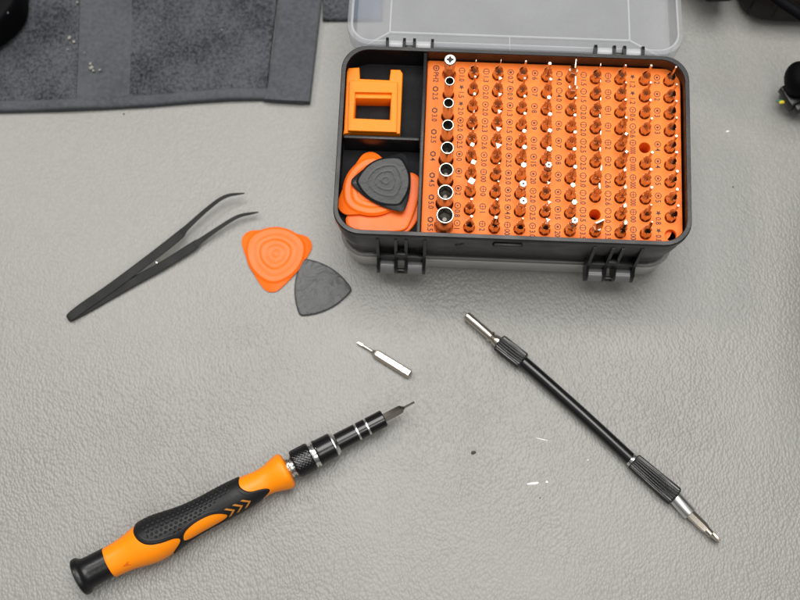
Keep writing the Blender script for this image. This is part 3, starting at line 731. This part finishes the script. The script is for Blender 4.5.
# rubber grip: outline in (distance along, angle round) wrapped over the handle
RG = 19.0 * pi / 180
def chaikin(p, k=2):
    for _ in range(k):
        q = []
        for a, b in zip(p, p[1:] + p[:1]):
            q.append((a[0] * .75 + b[0] * .25, a[1] * .75 + b[1] * .25)); q.append((a[0] * .25 + b[0] * .75, a[1] * .25 + b[1] * .75))
        p = q
    return p
GR = [(73, -400), (74, -90), (72, -65), (69, -39), (70.5, -8), (77, 15), (90, 27), (102, 33), (108, 44), (106, 58), (98, 74), (92, 92), (90, 400),
      (190, 400), (194, 88), (203, 72), (208.5, 56), (207, 40), (200, 28), (189, 18), (183, -10), (183.5, -36), (187, -70), (187, -400)]
IS = [(110, 56), (114, 36), (124, 26), (135, 23), (146, 26), (155, 40), (160, 60), (154, 76), (138, 88), (120, 82), (111, 68)]
GRp = [(a, b * RG) for a, b in chaikin(GR)]; ISp = [(a, b * RG) for a, b in chaikin(IS)]
def sdf(p, poly_):
    x, y = p; ins = False; best = 1e9
    for (ax_, ay), (bx_, by_) in zip(poly_, poly_[1:] + poly_[:1]):
        if (ay > y) != (by_ > y) and x < (bx_ - ax_) * (y - ay) / (by_ - ay) + ax_: ins = not ins
        dx, dy = bx_ - ax_, by_ - ay; t = max(0, min(1, ((x - ax_) * dx + (y - ay) * dy) / (dx * dx + dy * dy + 1e-12)))
        best = min(best, (x - ax_ - t * dx) ** 2 + (y - ay - t * dy) ** 2)
    return best ** .5 if ins else -best ** .5
NS, NA = 270, 230; SA, SB = 64.0, 212.0
sd = []
for a in range(NS + 1):
    s = SA + (SB - SA) * a / NS; row = []
    for b in range(NA + 1):
        ph = -115 + 230 * b / NA
        row.append(min(sdf((s, ph * RG), GRp), -sdf((s, ph * RG), ISp)))
    sd.append(row)
def gp_(s, ph, d):
    t = max(0.0, min(1.0, d / 1.6)); h = -.1 + 1.25 * (1 - (1 - t) ** 2)
    # dimples in rows over the upper side, inside a shallow panel
    if -88 < ph < 22 and d > 5 and 80 < s < 176:
        row = round((ph + 80) / 12.5); pr = -80 + row * 12.5; pitch = 5.2; sh_ = s - (pitch / 2 if row % 2 else 0)
        lim = 172 - max(0, ph + 20) * 1.25
        if s < lim:
            ds = (sh_ % pitch) - pitch / 2; dp = (ph - pr) * RG; q = (ds * ds + dp * dp) ** .5
            if q < 1.45: h -= .8 * (1 - (q / 1.45) ** 2)
    if d > 3.2: 
        pass
    h += .2 * math.exp(-((d - 3.6) / .7) ** 2) if ph < 25 else 0
    r = (hrs(s) + h) / K; a = R(ph)
    # phi = 0 faces up; positive phi turns towards the photograph's lower edge (local -Y)
    return (s * kk, -r * sin(a), r * cos(a))
gm = MB(); vid = {}
def gv(s, ph, d):
    k = (round(s, 3), round(ph, 3))
    if k not in vid: vid[k] = len(gm.v); gm.v.append(gp_(s, ph, d))
    return vid[k]
for a in range(NS):
    for b in range(NA):
        q = [(a, b), (a + 1, b), (a + 1, b + 1), (a, b + 1)]
        pts = [(SA + (SB - SA) * i / NS, -115 + 230 * j / NA, sd[i][j]) for i, j in q]
        if all(p[2] <= 0 for p in pts): continue
        out = []
        for c_, d_ in zip(pts, pts[1:] + pts[:1]):
            if c_[2] > 0: out.append(c_)
            if (c_[2] > 0) != (d_[2] > 0):
                t = c_[2] / (c_[2] - d_[2]); out.append((c_[0] + (d_[0] - c_[0]) * t, c_[1] + (d_[1] - c_[1]) * t, 0.0))
        ids = []
        for p in out:
            i_d = gv(*p)
            if i_d not in ids: ids.append(i_d)
        if len(ids) > 2: gm.f.append(tuple(ids)); gm.m.append(0)
gm.build('rubber_grip', M['rubber'], drv, xf=Th, angle=70)
# three printed chevrons
for sv in (168.5, 177.5, 186.5):
    ch = MB(); tv = 48.0; lift = 1.32
    def cp(s, ph): r = (hrs(s) + lift) / K; return (s * kk, -r * sin(R(ph)), r * cos(R(ph)))
    for sg in (-1, 1):
        vs = []
        for q in range(5):
            t = q / 4; ph = tv + sg * 19 * t
            vs += [cp(sv - 6.6 * t, ph), cp(sv - 6.6 * t - 3.0, ph)]
        ch.add(vs, [(2 * q, 2 * q + 1, 2 * q + 3, 2 * q + 2) for q in range(4)])
    ch.build('chevron', M['chevron'], drv, xf=Th, smooth=False)
nt_ = MB(); nt_.add([(s_ * kk, -(hrs(s_) + .12) / K * sin(R(ph)), (hrs(s_) + .12) / K * cos(R(ph))) for s_, ph in ((45.5, 44), (53, 34), (53.5, 52))], [(0, 1, 2)])  # flat darker patch; the indent's shade is put into its colour
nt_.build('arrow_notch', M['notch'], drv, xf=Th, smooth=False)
# metal front: rings, knurl, sleeves, bit
mt = MB(); mt.lathe(prof([(233, 5), (233.9, 10.6), (236.5, 11), (237.2, 9.6), (238.2, 9.6), (238.8, 11), (240.4, 10.6), (240.6, 9)]), 48)
mt.build('neck_ring', M['chrome'], drv, xf=Ti)
kn = MB(); NK = 96; rr = []
for q in range(34):
    s = 240.8 + (261 - 240.8) * q / 33; row = []
    for i in range(NK):
        a = 2 * pi * i / NK; u = s * .9; w_ = a * 13.5
        kv = abs(sin((u + w_) * .95)) * abs(sin((u - w_) * .95))
        r = (14.3 if 0 < q < 33 else 13.4) + (.75 * kv if 2 < q < 31 else 0)
        row.append((s * kk, r / K * cos(a), r / K * sin(a)))
    rr.append(row)
kn.rings(rr); kn.build('knurled_ring', M['anodised'], drv, xf=Ti, angle=60)
mt = MB(); mt.lathe(prof([(261, 8), (261, 13.2), (262.4, 13.4), (262.6, 12.2), (263.6, 12.2), (263.8, 13.6), (265.8, 13.6), (266, 8)]), 48)
mt.build('chrome_band', M['chrome'], drv, xf=Ti)
mt = MB(); mt.lathe(prof([(266, 8), (266.1, 13.3), (267, 13.7), (268.4, 13.7), (268.6, 13.2), (284.4, 13.0), (285.4, 12.2)]), 64)
mt.build('wide_sleeve', M['anodised'], drv, xf=Ti)
mt = MB(); mt.lathe(prof([(285.3, 9), (285.4, 12.4), (286.6, 12.4), (289.4, 10.0), (290, 9)]), 48)
mt.build('chrome_band', M['satin'], drv, xf=Ti)
mt = MB(); mt.lathe(prof([(289.8, 7), (290, 9.4), (312, 9.2), (312, 7)]), 48); mt.lathe(prof([(314.4, 7), (314.4, 9.2), (323.4, 9.2), (323.4, 7)]), 48)
mt.lathe(prof([(325.6, 7), (325.6, 9.2), (343, 9.1), (343.8, 8.3), (343.8, 5.4), (341, 5.2)]), 48)
mt.build('narrow_sleeve', M['anodised'], drv, xf=Ti)
for a in (312, 323.4):
    mt = MB(); mt.lathe(prof([(a, 7), (a + .1, 8.9), (a + 1.1, 8.6), (a + 2.1, 8.9), (a + 2.2, 7)]), 48); mt.build('chrome_band', M['satin'], drv, xf=Ti)
bt = MB(); bt.lathe(prof([(340, 5.0), (362, 5.0), (364.5, 3.9)]), 6, phase=R(36)); bt.lathe(prof([(364.2, 3.4), (367, 1.8), (367.4, 1.45)]), 20)
bt.build('fitted_bit', M['steel_warm'], drv, xf=Ti, angle=25)
bt = MB(); bt.lathe(prof([(367, 1.35), (374, 1.3), (379, 1.25)]), 6, phase=R(33))
bt.build('bit_tip', M['steel_warm'], drv, xf=Ti, angle=25)

# ------------------------------------------------------------------ flexible extension bar
E0 = at(466, 315, 4.5)
ext = empty('extension_bar', E0)
tag(ext, 'black extension bar with two ribbed grips and a bit at its lower end', 'extension bar')
k2 = 2.31
def seg(p0, p1, z0=4.5, z1=4.5):
    a, b = at(*p0, z0), at(*p1, z1); m = along(a, b); L_ = (b - a).length; m.translation = a - E0; return m, L_
def part(name, m, lst, mtl, n=48, ang=35, phase=0): b = MB(); b.lathe(lst, n, phase=phase); return b.build(name, mtl, ext, xf=m, angle=ang)
m, L_ = seg((466.3, 315.2), (490.5, 336))
part('socket_tube', m, [(0, 1.15), (.05, 1.7), (.3, 1.95), (L_ - 1, 1.95), (L_, 1.6)], M['steel_warm'])
part('tube_bore', m, [(-.02, .01), (-.03, 1.2)], M['bore'])
m, L_ = seg((489.8, 335.4), (500.5, 343.8))
part('neck_ring', m, [(-.2, 1.4), (0, 2.3), (.7, 2.5), (1.4, 2.2), (1.9, 1.8), (2.6, 2.3), (4.4, 2.6), (L_, 2.5)], M['steel_warm'])
def knurl(name, m, L_, r0, r1, teeth, bev=.8):
    n = teeth * 8; rr = []
    for x, ra, tooth in ((0, r0 - bev, 0), (.35, r0 - .25, .1), (.9, r0, 1), (L_ * .55, (r0 + r1) / 2, 1), (L_ - 1.1, r1, 1), (L_ - .5, r1 - .2, .1), (L_, r1 - bev, 0)):
        row = []
        for i in range(n):
            a = 2 * pi * i / n; c = .5 + .5 * cos(teeth * a); r_ = ra - .62 * tooth * (c ** 1.6)
            row.append((x, r_ * cos(a), r_ * sin(a)))
        rr.append(row)
    b = MB(); b.rings(rr); return b.build(name, M['grip_black'], ext, xf=m, angle=70)
m, L_ = seg((498.5, 342), (523.5, 361.6)); knurl('ribbed_grip', m, L_, 4.0, 4.0, 20)
# shaft: a slightly bowed tube
pts = [(521, 360.0), (540, 376.5), (560, 394.3), (580, 412.2), (600, 430.5), (618, 447.2), (634, 462)]
C = [at(x, y, 4.5) for x, y in pts]; dn = []
for i in range(len(C) - 1):
    for q in range(5):
        a = C[max(0, i - 1)]; b = C[i]; c = C[i + 1]; d = C[min(len(C) - 1, i + 2)]; t = q / 5
        dn.append(.5 * ((2 * b) + (c - a) * t + (2 * a - 5 * b + 4 * c - d) * t * t + (-a + 3 * b - 3 * c + d) * t ** 3))
dn.append(C[-1]); rr = []
for i, p in enumerate(dn):
    tg = (dn[min(i + 1, len(dn) - 1)] - dn[max(0, i - 1)]).normalized(); f = Vector((0, 0, 1)).cross(tg).normalized(); u = tg.cross(f)
    rr.append([p - E0 + (f * cos(2 * pi * k / 40) + u * sin(2 * pi * k / 40)) * 2.75 for k in range(40)])
b = MB(); b.rings(rr); b.build('shaft', M['anodised'], ext)
m, L_ = seg((630.5, 458.5), (635, 462.3)); part('shaft_collar', m, [(0, 2.7), (.4, 3.0), (L_, 3.1)], M['chrome'])
m, L_ = seg((633, 460.5), (675.5, 497.3)); knurl('ribbed_grip', m, L_, 3.8, 4.45, 22)
m, L_ = seg((674, 496), (690.3, 514))
part('steel_collar', m, [(0, 3.0), (L_ - .4, 3.05), (L_, 2.8), (L_, 2.2), (L_ - 1, 2.15)], M['satin'])
m, L_ = seg((688, 511.5), (719, 541.8), 4.5, 4.2)
b = MB(); b.lathe([(0, 2.1), (L_ * .48, 2.1), (L_ * .6, 1.75)], 6, phase=R(20)); b.lathe([(L_ * .59, 1.65), (L_ * .72, 1.55), (L_ * .75, 1.5)], 24)
b.build('fitted_bit', M['steel_warm'], ext, xf=m, angle=25)
def cross2(ro, ri, x):
    out = []
    for k in range(4):
        a = k * pi / 2 + .5
        for da, r_ in ((-.3, ro), (.3, ro), (pi / 4, ri)): out.append((x, r_ * cos(a + da), r_ * sin(a + da)))
    return out
b = MB(); b.rings([cross2(1.55, 1.3, L_ * .74), cross2(1.5, .9, L_ * .86), cross2(1.25, .6, L_ * .96), cross2(1.0, .45, L_)]); b.build('bit_tip', M['steel_warm'], ext, xf=m, angle=25)

# ------------------------------------------------------------------ cloth in the corner
def lerp_path(pts, x):
    for a, b in zip(pts, pts[1:]):
        if a[0] <= x <= b[0]: return a[1] + (b[1] - a[1]) * (x - a[0]) / (b[0] - a[0])
    return pts[-1][1] if x > pts[-1][0] else pts[0][1]
cl = empty('terry_cloth', at(180, 60, 0)); corg = at(180, 60, 0)
tag(cl, 'dark grey terry cloth with flat hems in the upper left corner', 'cloth')
bot = [(-60, 113), (0, 111.5), (60, 110), (106, 108), (150, 105.5), (191, 102), (230, 99.5), (262, 99), (290, 102), (303, 103), (312, 101)]
def redge(y): return 309.5 + (102 - y) * .115
def cz(v): return 1.4 * noise.noise(v * .02) + .5 * noise.noise(v * .07)
def sheet(name, f, nu, nv, m, thick, rough=0.0):
    """f(u,v)->(px,py,z); closed slab with thickness down to the table"""
    top = []; mb = MB()
    for a in range(nv + 1):
        for b in range(nu + 1):
            px, py, z = f(b / nu, a / nv); p = at(px, py, z)
            p.z += cz(p) + (rough * (random.random() - .5) if 0 < a < nv and 0 < b < nu else 0)
            top.append(p - corg)
    n = nu + 1; fs = [(a * n + b, a * n + b + 1, (a + 1) * n + b + 1, (a + 1) * n + b) for a in range(nv) for b in range(nu)]
    mb.add(top, fs)
    edge = [b for b in range(n)] + [a * n + nu for a in range(1, nv + 1)] + [nv * n + b for b in range(nu - 1, -1, -1)] + [a * n for a in range(nv - 1, 0, -1)]
    lo = [Vector((top[i].x * .999, top[i].y * .999, max(.05 , top[i].z - thick))) for i in edge]
    k = len(mb.v); mb.v += [tuple(p) for p in lo]; E_ = len(edge)
    for i in range(E_): mb.f.append((edge[i], edge[(i + 1) % E_], k + (i + 1) % E_, k + i)); mb.m.append(0)
    return mb.build(name, m, cl, angle=80)
def terry(x0, x1):
    def f(u, v):
        top_y = -75; 
        xb = x0(1.0) * (1 - u) + x1(1.0) * u; yb = lerp_path(bot, xb) - 11
        y = yb + (top_y - yb) * v; yy = max(0, min(1, (y + 75) / 175))
        return (x0(yy) * (1 - u) + x1(yy) * u, y, 3.6)
    return f
sheet('terry_panel', terry(lambda t: -60, lambda t: 82 - 6 * t), 150, 190, M['terry'], 3.4, .75)
sheet('terry_panel', terry(lambda t: 134 - 5 * t, lambda t: 285 - 20 * t), 170, 190, M['terry'], 3.4, .75)
sheet('woven_band', lambda u, v: (terry(lambda t: 81 - 6 * t, lambda t: 135 - 5 * t)(u, v)[0], terry(lambda t: 81 - 6 * t, lambda t: 135 - 5 * t)(u, v)[1], 3.1), 40, 60, M['hem'], 3.0, .05)
def hemb(u, v):
    x = -60 + 370 * u; y = lerp_path(bot, x); return (x - 4 * v * (u > .9), y - 13 * v, 2.6 + 1.6 * sin(pi * min(1, v * 1.05)) ** .6)
sheet('bottom_hem', hemb, 150, 10, M['hem'], 3.2, .08)
def hemr(u, v):
    y = 101 + (-75 - 101) * v; xr = redge(y); xl = 263 + 21 * v ** .6
    return (xl + (xr - xl) * u, y - (2.5 * (1 - u)) * (1 - v), 4.2 + .9 * sin(pi * u) ** .5)
sheet('side_hem', hemr, 24, 90, M['hem'], 4.6, .06)
lt = MB()
for px, py, d in ((69, 37, 1.7), (73.5, 41, 1.3), (67.5, 49, .9), (91, 67, 2.0), (90, 63, 1.3), (99.5, 69.5, 1.2), (93, 70, 1.1), (77, 2, 1.0), (84, 52, .7), (160, 20, .8), (222, 30, .7)):
    p = at(px, py, 4.6) - corg; p.z += cz(at(px, py, 4.6)); lt.box(p, (d, d * random.uniform(.6, 1.1), .7), .2, random.random() * 3)
lt.build('lint', M['lint'], cl)

# second piece of cloth behind, partly under the clear lid
e = MB(); nb = 30
def cl2(px0, px1, py0, py1, m, name, label, th=3.0):
    o = at((px0 + px1) / 2, (py0 + py1) / 2, 0); mb = MB(); top = []; nu, nv = 40, 40
    for a in range(nv + 1):
        for b in range(nu + 1):
            px = px0 + (px1 - px0) * b / nu; py = py0 + (py1 - py0) * a / nv
            p = at(px, py, th); p.z += .9 * noise.noise(p * .09) + .5 * sin(p.x * .35 + p.y * .2); edge_ = a in (0, nv) or b in (0, nu)
            if edge_: p.z -= 1.2
            top.append(p - o)
    n = nu + 1; mb.add(top, [(a * n + b, a * n + b + 1, (a + 1) * n + b + 1, (a + 1) * n + b) for a in range(nv) for b in range(nu)])
    edge = [b for b in range(n)] + [a * n + nu for a in range(1, nv + 1)] + [nv * n + b for b in range(nu - 1, -1, -1)] + [a * n for a in range(nv - 1, 0, -1)]
    k = len(mb.v); mb.v += [(top[i].x, top[i].y, .05) for i in edge]; E_ = len(edge)
    for i in range(E_): mb.f.append((edge[i], edge[(i + 1) % E_], k + (i + 1) % E_, k + i)); mb.m.append(0)
    x = mb.build(name, m, None, angle=80); x.location = o * S
    return tag(x, label, 'cloth')
cl2(322.5, 350, 19, -50, M['terry'], 'dark_rag', 'strip of dark ribbed cloth between the terry cloth and the clear lid')
cl2(352.5, 382, 19, -50, M['navy'], 'blue_cloth', 'blue grey cloth seen through the left end of the clear lid')

# ------------------------------------------------------------------ dark things at the picture's edges
def slab(name, pxs, z0, z1, m, label, cat_, bev=3.0):
    P_ = [at(x, y, z1) for x, y in pxs]; o = sum(P_, Vector()) / len(P_); o.z = z0
    bm = bmesh.new(); vs = [bm.verts.new(((p.x - o.x), (p.y - o.y), 0)) for p in P_]; f = bm.faces.new(vs)
    r = bmesh.ops.extrude_face_region(bm, geom=[f])
    for v in [q for q in r['geom'] if isinstance(q, bmesh.types.BMVert)]: v.co.z = z1 - z0
    bmesh.ops.bevel(bm, geom=bm.edges[:], offset=bev, segments=4, affect='EDGES', profile=.5)
    mb = MB(); bm.verts.index_update(); mb.add([v.co for v in bm.verts], [[v.index for v in f.verts] for f in bm.faces]); bm.free()
    e = empty(name, o); tag(e, label, cat_); mb.build('shell', m, e, angle=30)
    return e, o
e, o = slab('black_tool', [(-70, -70), (16, -70), (17, -8), (14, 4), (2, 18), (-14, 30), (-70, 45)], 5, 26, M['matt_black'], 'black plastic tool body on the terry cloth in the far left corner', 'tool', 3)
tr = MB()
for (x0, y0, x1_, y1_, r_) in ((-12, 20, 4, 9, 1.2), (-12, 27, 8, 12, .8)):
    a, b_ = at(x0, y0, 24), at(x1_, y1_, 24); mm = along(a, b_); mm.translation = a - o; q = MB(); q.lathe([(0, r_), ((b_ - a).length, r_)], 16)
    tr.add([tuple(mm @ Vector(v)) for v in q.v], q.f)
tr.build('trim', M['hinge'], e)
slab('dark_brown_box', [(742, -80), (748, -22), (760, -6), (776, 0), (800, 1), (840, 2), (900, -60)], .1, 26, M['brown'], 'very dark brown leather box beyond the upper right corner', 'box', 8)
slab('brown_strap', [(640, -70), (700, -22), (710, -7), (738, -8), (745, -70)], 16, 26, M['brown'], 'dark brown strap just entering at the top right edge', 'strap', 2)
slab('light_blocker', [(945, 60), (942, 100), (946, 330), (1200, 340), (1200, 60)], .1, 125, M['matt_black'], 'added unseen black block beyond the right edge, shading the tabletop', 'light_blocker', 5)  # unseen block, added to shade the right side of the tabletop

def tube(pts, r, n=16):
    mb = MB(); rr = []; dn = []
    for i in range(len(pts) - 1):
        a = pts[max(0, i - 1)]; b = pts[i]; c = pts[i + 1]; d = pts[min(len(pts) - 1, i + 2)]
        for q in range(8):
            t = q / 8; dn.append(.5 * ((2 * b) + (c - a) * t + (2 * a - 5 * b + 4 * c - d) * t * t + (-a + 3 * b - 3 * c + d) * t ** 3))
    dn.append(pts[-1])
    for i, p in enumerate(dn):
        tg = (dn[min(i + 1, len(dn) - 1)] - dn[max(0, i - 1)]).normalized(); f = Vector((0, .1, 1)).cross(tg).normalized(); u = tg.cross(f)
        rr.append([p + (f * cos(2 * pi * k / n) + u * sin(2 * pi * k / n)) * r for k in range(n)])
    mb.rings(rr); return mb
o = at(790, 10, 40)
cb = tube([at(x, y, z) - o for x, y, z in ((745, -35, 66), (765, -12, 62), (782, 2, 60), (800, 14, 60), (830, 36, 56), (860, 70, 40))], 2.6).build('black_cable', M['matt_black'])
cb.location = o * S; tag(cb, 'thick black cable crossing the upper right corner of the picture', 'cable')
# plug with coloured wires
o = at(800, 85, 14); pg = empty('cable_plug', Vector((o.x, o.y, 0)))
tag(pg, 'black round plug with short yellow and red wire ends at the right edge', 'plug')
oo = Vector((o.x, o.y, 0))
def ell(c, d, n=24, m=16, p=2.6):
    rr = []
    for a in range(1, m):
        th = pi * a / m; r_ = abs(sin(th)) ** (2 / p); z = (abs(cos(th)) ** (2 / p)) * (1 if cos(th) > 0 else -1)
        rr.append([(c[0] + d[0] * r_ * abs(cos(q)) ** (2 / p) * (1 if cos(q) > 0 else -1), c[1] + d[1] * r_ * abs(sin(q)) ** (2 / p) * (1 if sin(q) > 0 else -1), c[2] + d[2] * z) for q in [2 * pi * k / n for k in range(n)]])
    mb = MB(); mb.rings(rr); return mb
c = at(801, 79, 20) - oo; ell(c, (7.0, 7.6, 8)).build('plug_body', M['matt_black'], pg)
c = at(792, 98, 10) - oo; b = MB(); b.box(c, (8, 9, 8), 1.2, R(25)); b.box(c + Vector((3.5, -4, -.5)), (7, 5, 6), .8, R(20)); b.box(c + Vector((-3.5, 3.6, .5)), (3.4, 3.4, 5), .6, R(30)); b.build('connector', M['black_plastic'], pg)
for (x0, y0, x1_, y1_, mm, r_) in ((786, 101.5, 779.5, 102.5, 'yellow', .8), (786, 100, 776, 101.3, 'green', .5), (785.5, 98.2, 781.5, 97.2, 'red', .55)):
    tube([at(x0, y0, 9) - oo, at((x0 + x1_) / 2, (y0 + y1_) / 2, 9) - oo, at(x1_, y1_, 8.5) - oo], r_, 10).build('wire', M[mm], pg)
tube([at(803, 92, 12) - oo, at(812, 110, 10) - oo, at(840, 130, 8) - oo], 2.4).build('lead', M['rubber'], pg)

# ------------------------------------------------------------------ specks on the table
def chip(name, px, py, dx, dy, h, rz, m, label, cat_='chip', n=9):
    p = at(px, py, 0); rr = []
    ph = [random.uniform(.75, 1.15) for _ in range(n)]
    for z, k in ((.02, 1.0), (h * .6, .95), (h, .55)): rr.append([(dx * k * ph[i] * cos(2 * pi * i / n), dy * k * ph[i] * sin(2 * pi * i / n), z) for i in range(n)])
    mb = MB(); mb.rings(rr); x = mb.build(name, m, None, angle=50); x.location = p * S; x.rotation_euler = (0, 0, rz); return tag(x, label, cat_)
chip('white_chip', 533, 483.5, 2.7, .6, .35, R(5), M['white_chip'], 'long white flake left of the tiny white crumb on the tabletop', 'flake')
chip('white_crumb', 547, 482, .7, .6, .5, 0, M['white_chip'], 'tiny white crumb just right of the long white flake', 'crumb')
chip('white_scratch', 543, 439.5, 3.2, .16, .12, R(-16), M['white_chip'], 'thin white thread above the long white flake', 'thread')
chip('dark_crumb', 473.5, 452.5, 1.2, .8, .9, .3, M['crumb'], 'dark crumb on the tabletop between screwdriver tip and extension bar', 'crumb')
chip('dark_grain', 540, 498, .35, .3, .3, .3, M['crumb'], 'dark grain of dirt just below the long white flake', 'crumb')
chip('pale_grain', 727.5, 131.5, 1.0, .45, .4, .1, M['white_chip'], 'pale speck right of the case on the tabletop', 'crumb')
chip('dark_speck', 733, 187, .5, .4, .3, .3, M['crumb'], 'dark speck right of the case, below the pale speck', 'crumb')
chip('small_white_grain', 588, 460, .35, .3, .25, .3, M['white_chip'], 'small white grain left of the lower ribbed grip', 'crumb')
chip('brown_speck', 124, 114, .6, .4, .3, .3, M['crumb'], 'dark speck below the bottom hem of the terry cloth', 'crumb')

# ------------------------------------------------------------------ light
w = bpy.data.worlds.new('World'); scene.world = w; w.use_nodes = True
wn = w.node_tree; bg = wn.nodes['Background']; bg.inputs['Strength'].default_value = 1.0
tc = wn.nodes.new('ShaderNodeTexCoord'); sx = wn.nodes.new('ShaderNodeSeparateXYZ'); cr_w = wn.nodes.new('ShaderNodeValToRGB')
wn.links.new(tc.outputs['Generated'], sx.inputs[0]); wn.links.new(sx.outputs['Z'], cr_w.inputs['Fac']); wn.links.new(cr_w.outputs['Color'], bg.inputs['Color'])
el = cr_w.color_ramp.elements          # a dim room: dark walls below, paler ceiling above
el[0].position = .0; el[0].color = (.06, .058, .055, 1); el[1].position = .95; el[1].color = (.5, .5, .49, 1)
q = el.new(.45); q.color = (.16, .16, .158, 1)
def area(name, loc, target, sx, sy, power, color):
    l = bpy.data.lights.new(name, 'AREA'); l.shape = 'RECTANGLE'; l.size = sx; l.size_y = sy; l.energy = power; l.color = color
    o = bpy.data.objects.new(name, l); col.objects.link(o); o.location = loc
    o.rotation_euler = (Vector(target) - Vector(loc)).to_track_quat('-Z', 'Y').to_euler(); return o
area('ceiling_lamp', (.08, .42, 1.4), (.03, .17, 0), .85, .85, 20.5, (1, .98, .945))
area('rear_lamp', (-.72, .62, 1.2), (.0, .15, 0), .2, .2, 4.5, (1, .97, .92))
area('room_lamp', (.3, -.6, 1.4), (0, .15, 0), .5, .5, 4.5, (1, .97, .93))

# ------------------------------------------------------------------ camera
cam = bpy.data.cameras.new('camera'); co = bpy.data.objects.new('camera', cam); col.objects.link(co)
m = Matrix((RT, UP, -FW)).transposed().to_4x4(); m.translation = Vector((0, 0, H)) * S; co.matrix_world = m
cam.sensor_width = 36; cam.lens = F / 800 * 36; cam.clip_start = .01; cam.clip_end = 20
cam.dof.use_dof = True; cam.dof.focus_distance = .522; cam.dof.aperture_fstop = 56.25 / 7.0
scene.camera = co
scene.view_settings.view_transform = 'Standard'; scene.view_settings.look = 'None'; scene.view_settings.exposure = 0; scene.view_settings.gamma = 1
scene.render.engine = 'CYCLES'; scene.cycles.use_denoising = True; scene.cycles.max_bounces = 10; scene.cycles.transparent_max_bounces = 16
